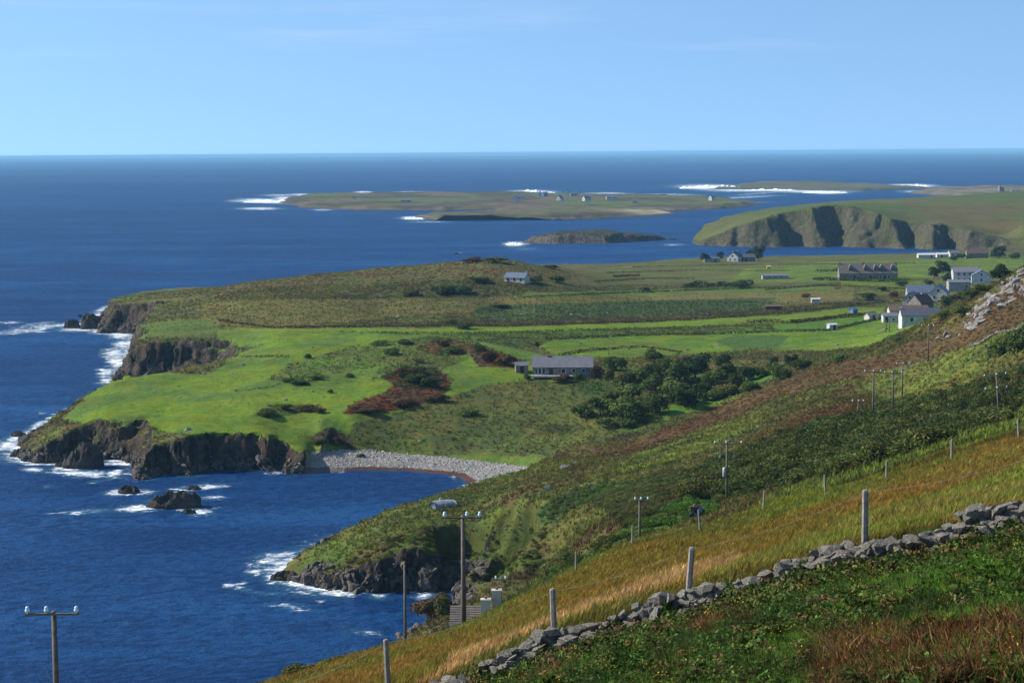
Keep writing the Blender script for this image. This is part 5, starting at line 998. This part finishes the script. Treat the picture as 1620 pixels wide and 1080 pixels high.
def scatter(name, label, cat, P, rot, scl, tintc, protos):
    n = len(P); me = bpy.data.meshes.new(name); me.vertices.add(n); me.vertices.foreach_set('co', P.astype(np.float32).ravel())
    for nm, arr in (('rot', rot), ('scl', scl)):
        a = me.attributes.new(nm, 'FLOAT_VECTOR', 'POINT'); a.data.foreach_set('vector', arr.astype(np.float32).ravel())
    a = me.attributes.new('tint', 'FLOAT_COLOR', 'POINT'); a.data.foreach_set('color', np.c_[tintc, np.ones(n)].astype(np.float32).ravel())
    a = me.attributes.new('pick', 'INT', 'POINT'); a.data.foreach_set('value', RNG.integers(0, len(protos), n).astype(np.int32))
    o = bpy.data.objects.new(name, me); C.objects.link(o); tag(o, label, cat); o['kind'] = 'stuff'
    ng = bpy.data.node_groups.new(name + '_nodes', 'GeometryNodeTree'); ng.interface.new_socket('Geometry', in_out='INPUT', socket_type='NodeSocketGeometry'); ng.interface.new_socket('Geometry', in_out='OUTPUT', socket_type='NodeSocketGeometry')
    N = ng.nodes; gi = N.new('NodeGroupInput'); go = N.new('NodeGroupOutput'); ip = N.new('GeometryNodeInstanceOnPoints'); ip.inputs['Pick Instance'].default_value = True
    jn = N.new('GeometryNodeJoinGeometry')
    for p in protos:
        oi = N.new('GeometryNodeObjectInfo'); oi.inputs['Object'].default_value = p; oi.inputs['As Instance'].default_value = True; ng.links.new(oi.outputs['Geometry'], jn.inputs[0])
    def na(nm, ty):
        q = N.new('GeometryNodeInputNamedAttribute'); q.data_type = ty; q.inputs[0].default_value = nm; return q.outputs[0]
    ng.links.new(gi.outputs[0], ip.inputs['Points']); ng.links.new(jn.outputs[0], ip.inputs['Instance']); ng.links.new(na('rot', 'FLOAT_VECTOR'), ip.inputs['Rotation']); ng.links.new(na('scl', 'FLOAT_VECTOR'), ip.inputs['Scale']); ng.links.new(na('pick', 'INT'), ip.inputs['Instance Index'])
    ng.links.new(ip.outputs[0], go.inputs[0]); md = o.modifiers.new('scatter', 'NODES'); md.node_group = ng; return o
def rotz(n, tilt=.15): return np.stack([RNG.normal(0, tilt, n), RNG.normal(0, tilt, n), RNG.random(n) * 6.28], 1)
def tuft_mesh(name, seed, nb=14, spread=.35, width=.03, lean=.45, hmin=.5):
    rng = np.random.default_rng(seed); v = []; f = []; lv = []
    for b_ in range(nb):
        a = rng.random() * 6.28; q = spread * math.sqrt(rng.random()); x, y = q * math.cos(a), q * math.sin(a); h = rng.uniform(hmin, 1.0); ln = lean * rng.uniform(.2, 1) ; la = rng.random() * 6.28 if rng.random() < .6 else .3
        wa = rng.random() * 6.28; wx, wy = width * math.cos(wa), width * math.sin(wa); k = len(v)
        dx, dy = ln * h * math.cos(la), ln * h * math.sin(la)
        v += [(x - wx, y - wy, -.05), (x + wx, y + wy, -.05), (x + dx * .35 + wx * .8, y + dy * .35 + wy * .8, h * .6), (x + dx * .35 - wx * .8, y + dy * .35 - wy * .8, h * .6), (x + dx, y + dy, h)]
        f += [(k, k + 1, k + 2, k + 3), (k + 3, k + 2, k + 4)]; lv += [rng.random()] * 5
    me = bpy.data.meshes.new(name); me.from_pydata(v, [], f); at = me.attributes.new('leafv', 'FLOAT', 'POINT'); at.data.foreach_set('value', lv); me.materials.append(LM['tuft']); return me
def clump_mesh(name, seed, n, leaf, flat=.7, elong=1.0, lobes=4):
    rng = np.random.default_rng(seed); L = [(0, 0, .3, .6)] + [(rng.uniform(-.55, .55), rng.uniform(-.55, .55), rng.uniform(.1, .5), rng.uniform(.25, .45)) for _ in range(lobes)]
    P, N = dome_pts(rng, n, L); P[:, 2] = np.maximum(P[:, 2] * flat, -.02); return leaf_mesh(name, quads(rng, P, N, leaf, elong=elong), LM['tint'], rng)
TUF = [proto('grass_tuft', tuft_mesh('grass_tuft', 700 + i)) for i in range(4)]
FTU = [proto('far_tuft', tuft_mesh('far_tuft', 720 + i, 9, .6, .09, .35)) for i in range(3)]
CLP = [proto('heath_clump', clump_mesh('heath_clump', 740 + i, 70, .19)) for i in range(4)]
GOR = [proto('gorse_bush', clump_mesh('gorse_bush', 760 + i, 420, .085, 1.0, lobes=8)) for i in range(4)]
BRM = [proto('bramble', clump_mesh('bramble', 780 + i, 170, .105, .6, .9, 6)) for i in range(4)]
FRN = [proto('bracken', tuft_mesh('bracken', 800 + i, 22, .5, .035, .9, .4)) for i in range(3)]
def vary(c, a=.25, h=.08): n = len(c); return np.clip(c * RNG.uniform(1 - a, 1 + a, (n, 1)) * RNG.uniform(1 - h, 1 + h, (n, 3)), 0, 1)
nr_ = 1 - np.clip(rock * 1.3, 0, 1); dry = GZ > 1.2; nb = ~BEACHM
# heath, bracken and rough cover over hillside and plain
P, c, i, j = sample(50000, (ZONE ** 1.6) * nr_ * dry * nb * ((RR > 114) & (RR < 900)), .9); n = len(P); z = ZONE[i, j]; q = (.22 + .42 * z * RNG.random(n)) * np.interp(np.hypot(P[:, 0], P[:, 1]), [110, 300, 600, 900], [.8, 1.05, 1.5, 1.9])
scatter('heath_cover', 'low heather, bracken and rough grass over hillside and plain', 'heath', P, rotz(n), np.stack([q * 1.2, q * 1.2, q * RNG.uniform(.4, .85, n)], 1), vary(c * 1.75, .3, .12), CLP)
# reeds and rough grass on the plain
P, c, i, j = sample(60000, (.15 + ZONE) * (ZONE < .75) * nr_ * dry * nb * ((RR > 114) & (RR < 800)), .8); n = len(P); q = RNG.uniform(.25, .6, n) * np.where(ZONE[i, j] > .2, 1.25, .5)
scatter('reed_cover', 'reeds and tussock grass on the wet plain and slopes', 'reeds', P, rotz(n, .1), np.stack([q * 1.3, q * 1.3, q], 1), vary(c * 1.7, .3, .1), FTU)
# gorse thicket
P, c, i, j = sample(2500, (ZONE > .93) * nr_ * ((RR > 114) & (RR < 420) & (PXg > 1040)) * 1.0, .6); n = len(P); q = RNG.uniform(.6, 2.3, n) ** 1.0
scatter('gorse_thicket', 'dense dark green gorse thicket across the hillside', 'gorse', P, rotz(n), np.stack([q * 1.15, q * 1.15, q], 1), vary(c * 1.6, .35, .12), GOR)
P, c, i, j = sample(1500, (ZONE > .66) * nr_ * ((RR > 150) & (RR < 345) & (PXg < 1100)) * 1.0, .5); n = len(P); q = RNG.uniform(.35, .95, n)
scatter('bank_scrub', 'green ferns and scrub on the banks above the cove', 'scrub', P, rotz(n), np.stack([q * 1.2, q * 1.2, q], 1), vary(c * 1.5, .35, .12), GOR)
# golden field grass
wall_r = np.interp(PXg, [p[0] for p in wp], [wr(p[0]) for p in wp])
FIELD = (RR > wall_r + .35) & (RR < 128) & (PYg > 640)
P, c, i, j = sample(120000, FIELD * 1.0, 1.3); n = len(P); rr_ = np.hypot(P[:, 0], P[:, 1]); q = RNG.uniform(.22, .5, n) * (1 + .35 * fbm(P[:, 0] / 3, P[:, 1] / 3, 2, 5))
scatter('field_grass', 'long golden and green grass of the sloping field', 'grass', P, np.stack([RNG.normal(0, .12, n), RNG.normal(.15, .12, n), RNG.normal(0, .7, n)], 1), np.stack([q * np.interp(rr_, [40, 110], [1, 1.9]), q * np.interp(rr_, [40, 110], [1, 1.9]), q], 1), vary(c * np.array((1.8, 1.5, 1.3)), .35, .1), TUF)
# foreground bank
BANK = (RR < wall_r - .25) & (RR > 12) & (PYg > 780)
P, c, i, j = sample(42000, BANK * (1.15 - ZONE), .8); n = len(P); q = RNG.uniform(.14, .36, n); g = fbm(P[:, 0] / 1.6, P[:, 1] / 1.6, 3, 8)[:, None]; c = c * (1 - sstep(-.05, .3, g)) + np.array((.068, .118, .016)) * sstep(-.05, .3, g)
scatter('bank_grass', 'bright green grass on the bank before the wall', 'grass', P, rotz(n, .2), np.stack([q * 1.1, q * 1.1, q], 1), vary(c * 1.75, .45, .12), TUF)
P, c, i, j = sample(7500, BANK * (.15 + sstep(-.15, .25, fbm(GX / 1.7, GY / 1.7, 3, 9)) + 2.2 * (RR > wall_r - 2.6) * sstep(-.35, .1, fbm(GX / 1.2, GY / 1.2, 2, 10))), .5); n = len(P); q = RNG.uniform(.16, .46, n); hm = RNG.random(n)[:, None]; cc = np.where(hm < .55, np.array((.030, .052, .012)), np.where(hm < .85, np.array((.055, .075, .018)), np.array((.075, .05, .02))))
scatter('bramble_cover', 'dark bramble and bracken growing against the dry stone wall', 'bramble', P, rotz(n, .3), np.stack([q * 1.2, q * 1.2, q * RNG.uniform(.7, 1.3, n)], 1), vary(cc * 1.55, .6, .15), BRM)
P, c, i, j = sample(2600, (BANK & (RR > wall_r - 1.7)) * sstep(-.3, .15, fbm(GX / 1.5, GY / 1.5, 2, 15)) * np.interp(PXg, [600, 900, 1200, 1620], [.5, .7, 1.2, 1.5]), .2); n = len(P); q = RNG.uniform(.26, .58, n); hm = RNG.random(n)[:, None]; cc = np.where(hm < .5, np.array((.032, .05, .013)), np.where(hm < .8, np.array((.06, .07, .02)), np.array((.085, .055, .025))))
scatter('wall_bramble', 'tangled bramble climbing the foot of the dry stone wall', 'bramble', P, rotz(n, .35), np.stack([q, q, q * RNG.uniform(.8, 1.3, n)], 1), vary(cc * 1.8, .5, .15), BRM)
DEAD = BANK & (((PXg > 1290) & (PYg > 985 + (1640 - PXg) * .1)) | (fbm(GX / 2.2, GY / 2.2, 3, 19) > .45))
P, c, i, j = sample(3000, DEAD * 1.0, .3); n = len(P); q = RNG.uniform(.22, .5, n); hm = RNG.random(n)[:, None]; cc = np.where(hm < .6, np.array((.13, .062, .024)), np.array((.20, .12, .05)))
scatter('dead_bracken', 'rust brown dead bracken on the bank at bottom right', 'bracken', P, rotz(n, .35), np.stack([q * 1.1, q * 1.1, q * .8], 1), vary(cc, .4, .1), FRN)
# yellow gorse flowers
FLW = [proto('gorse_flower', leaf_mesh('gorse_flower', quads(np.random.default_rng(3), np.random.default_rng(4).uniform(-.12, .12, (10, 3)) + np.array((0, 0, .12)), np.random.default_rng(5).normal(size=(10, 3)), .016), LM['tint'], np.random.default_rng(6)))]
P, c, i, j = sample(70, (BANK & (fbm(GX / 1.3, GY / 1.3, 3, 29) > .1)) * 1.0, .3); n = len(P); P[:, 2] += RNG.uniform(.15, .4, n)
scatter('gorse_flowers', 'yellow gorse and furze flowers dotted over the bank', 'flowers', P, rotz(n, .5), np.ones((n, 3)) * RNG.uniform(.7, 1.4, (n, 1)), np.tile(np.array((.62, .36, .02)), (n, 1)), FLW)
# cobbles of the storm beach and boulders along the rocky shore
CBP = [proto('cobble', rock_mesh('cobble', M['cobble'], 300 + i_, 1, .4, .7)) for i_ in range(4)]
P, c, i, j = sample(28000, BEACHM * (GZ > .4) * 1.0); n = len(P); q = RNG.gamma(3, .032, n) + .06
scatter('beach_cobbles', 'pale grey cobbles of the storm beach at the head of the cove', 'cobbles', P, rotz(n, .6), np.stack([q * 1.3, q, q * .8], 1), np.ones((n, 3)) * .4, CBP)
SRP = [proto('shore_rock', rock_mesh('shore_rock', M['cliff_rock'], 320 + i_, 2, .8, .9, (1, .7, 1.5))) for i_ in range(5)]
P, c, i, j = sample(4200, (rock > .4) * (GZ > -.6) * (GZ < np.where(RR < 370, 3.2, 1.6)) * (cliffy > .5) * 1.0); n = len(P); q = RNG.gamma(2.2, .13, n) + .10
scatter('shore_rocks', 'dark broken rocks along the foot of the cliffs', 'shore rocks', P, rotz(n, .7), np.stack([q * 1.3, q, q * 1.0], 1), np.ones((n, 3)) * .4, SRP)
# loose pale stones lying about the pastures
FSP = [proto('field_stone', rock_mesh('field_stone', M['lichen_rock'], 340 + i_, 1, .4, .7)) for i_ in range(3)]
P, c, i, j = sample(260, nr_ * dry * nb * (ZONE < .45) * ((RR > 430) & (RR < 1250)) * (.15 + sstep(0, .3, fbm(GX / 30, GY / 30, 3, 39)))); n = len(P); q = RNG.gamma(2.5, .1, n) + .15
scatter('field_stones', 'loose pale stones lying about the pastures', 'stones', P, rotz(n, .5), np.stack([q * 1.3, q, q], 1), np.ones((n, 3)) * .4, FSP)
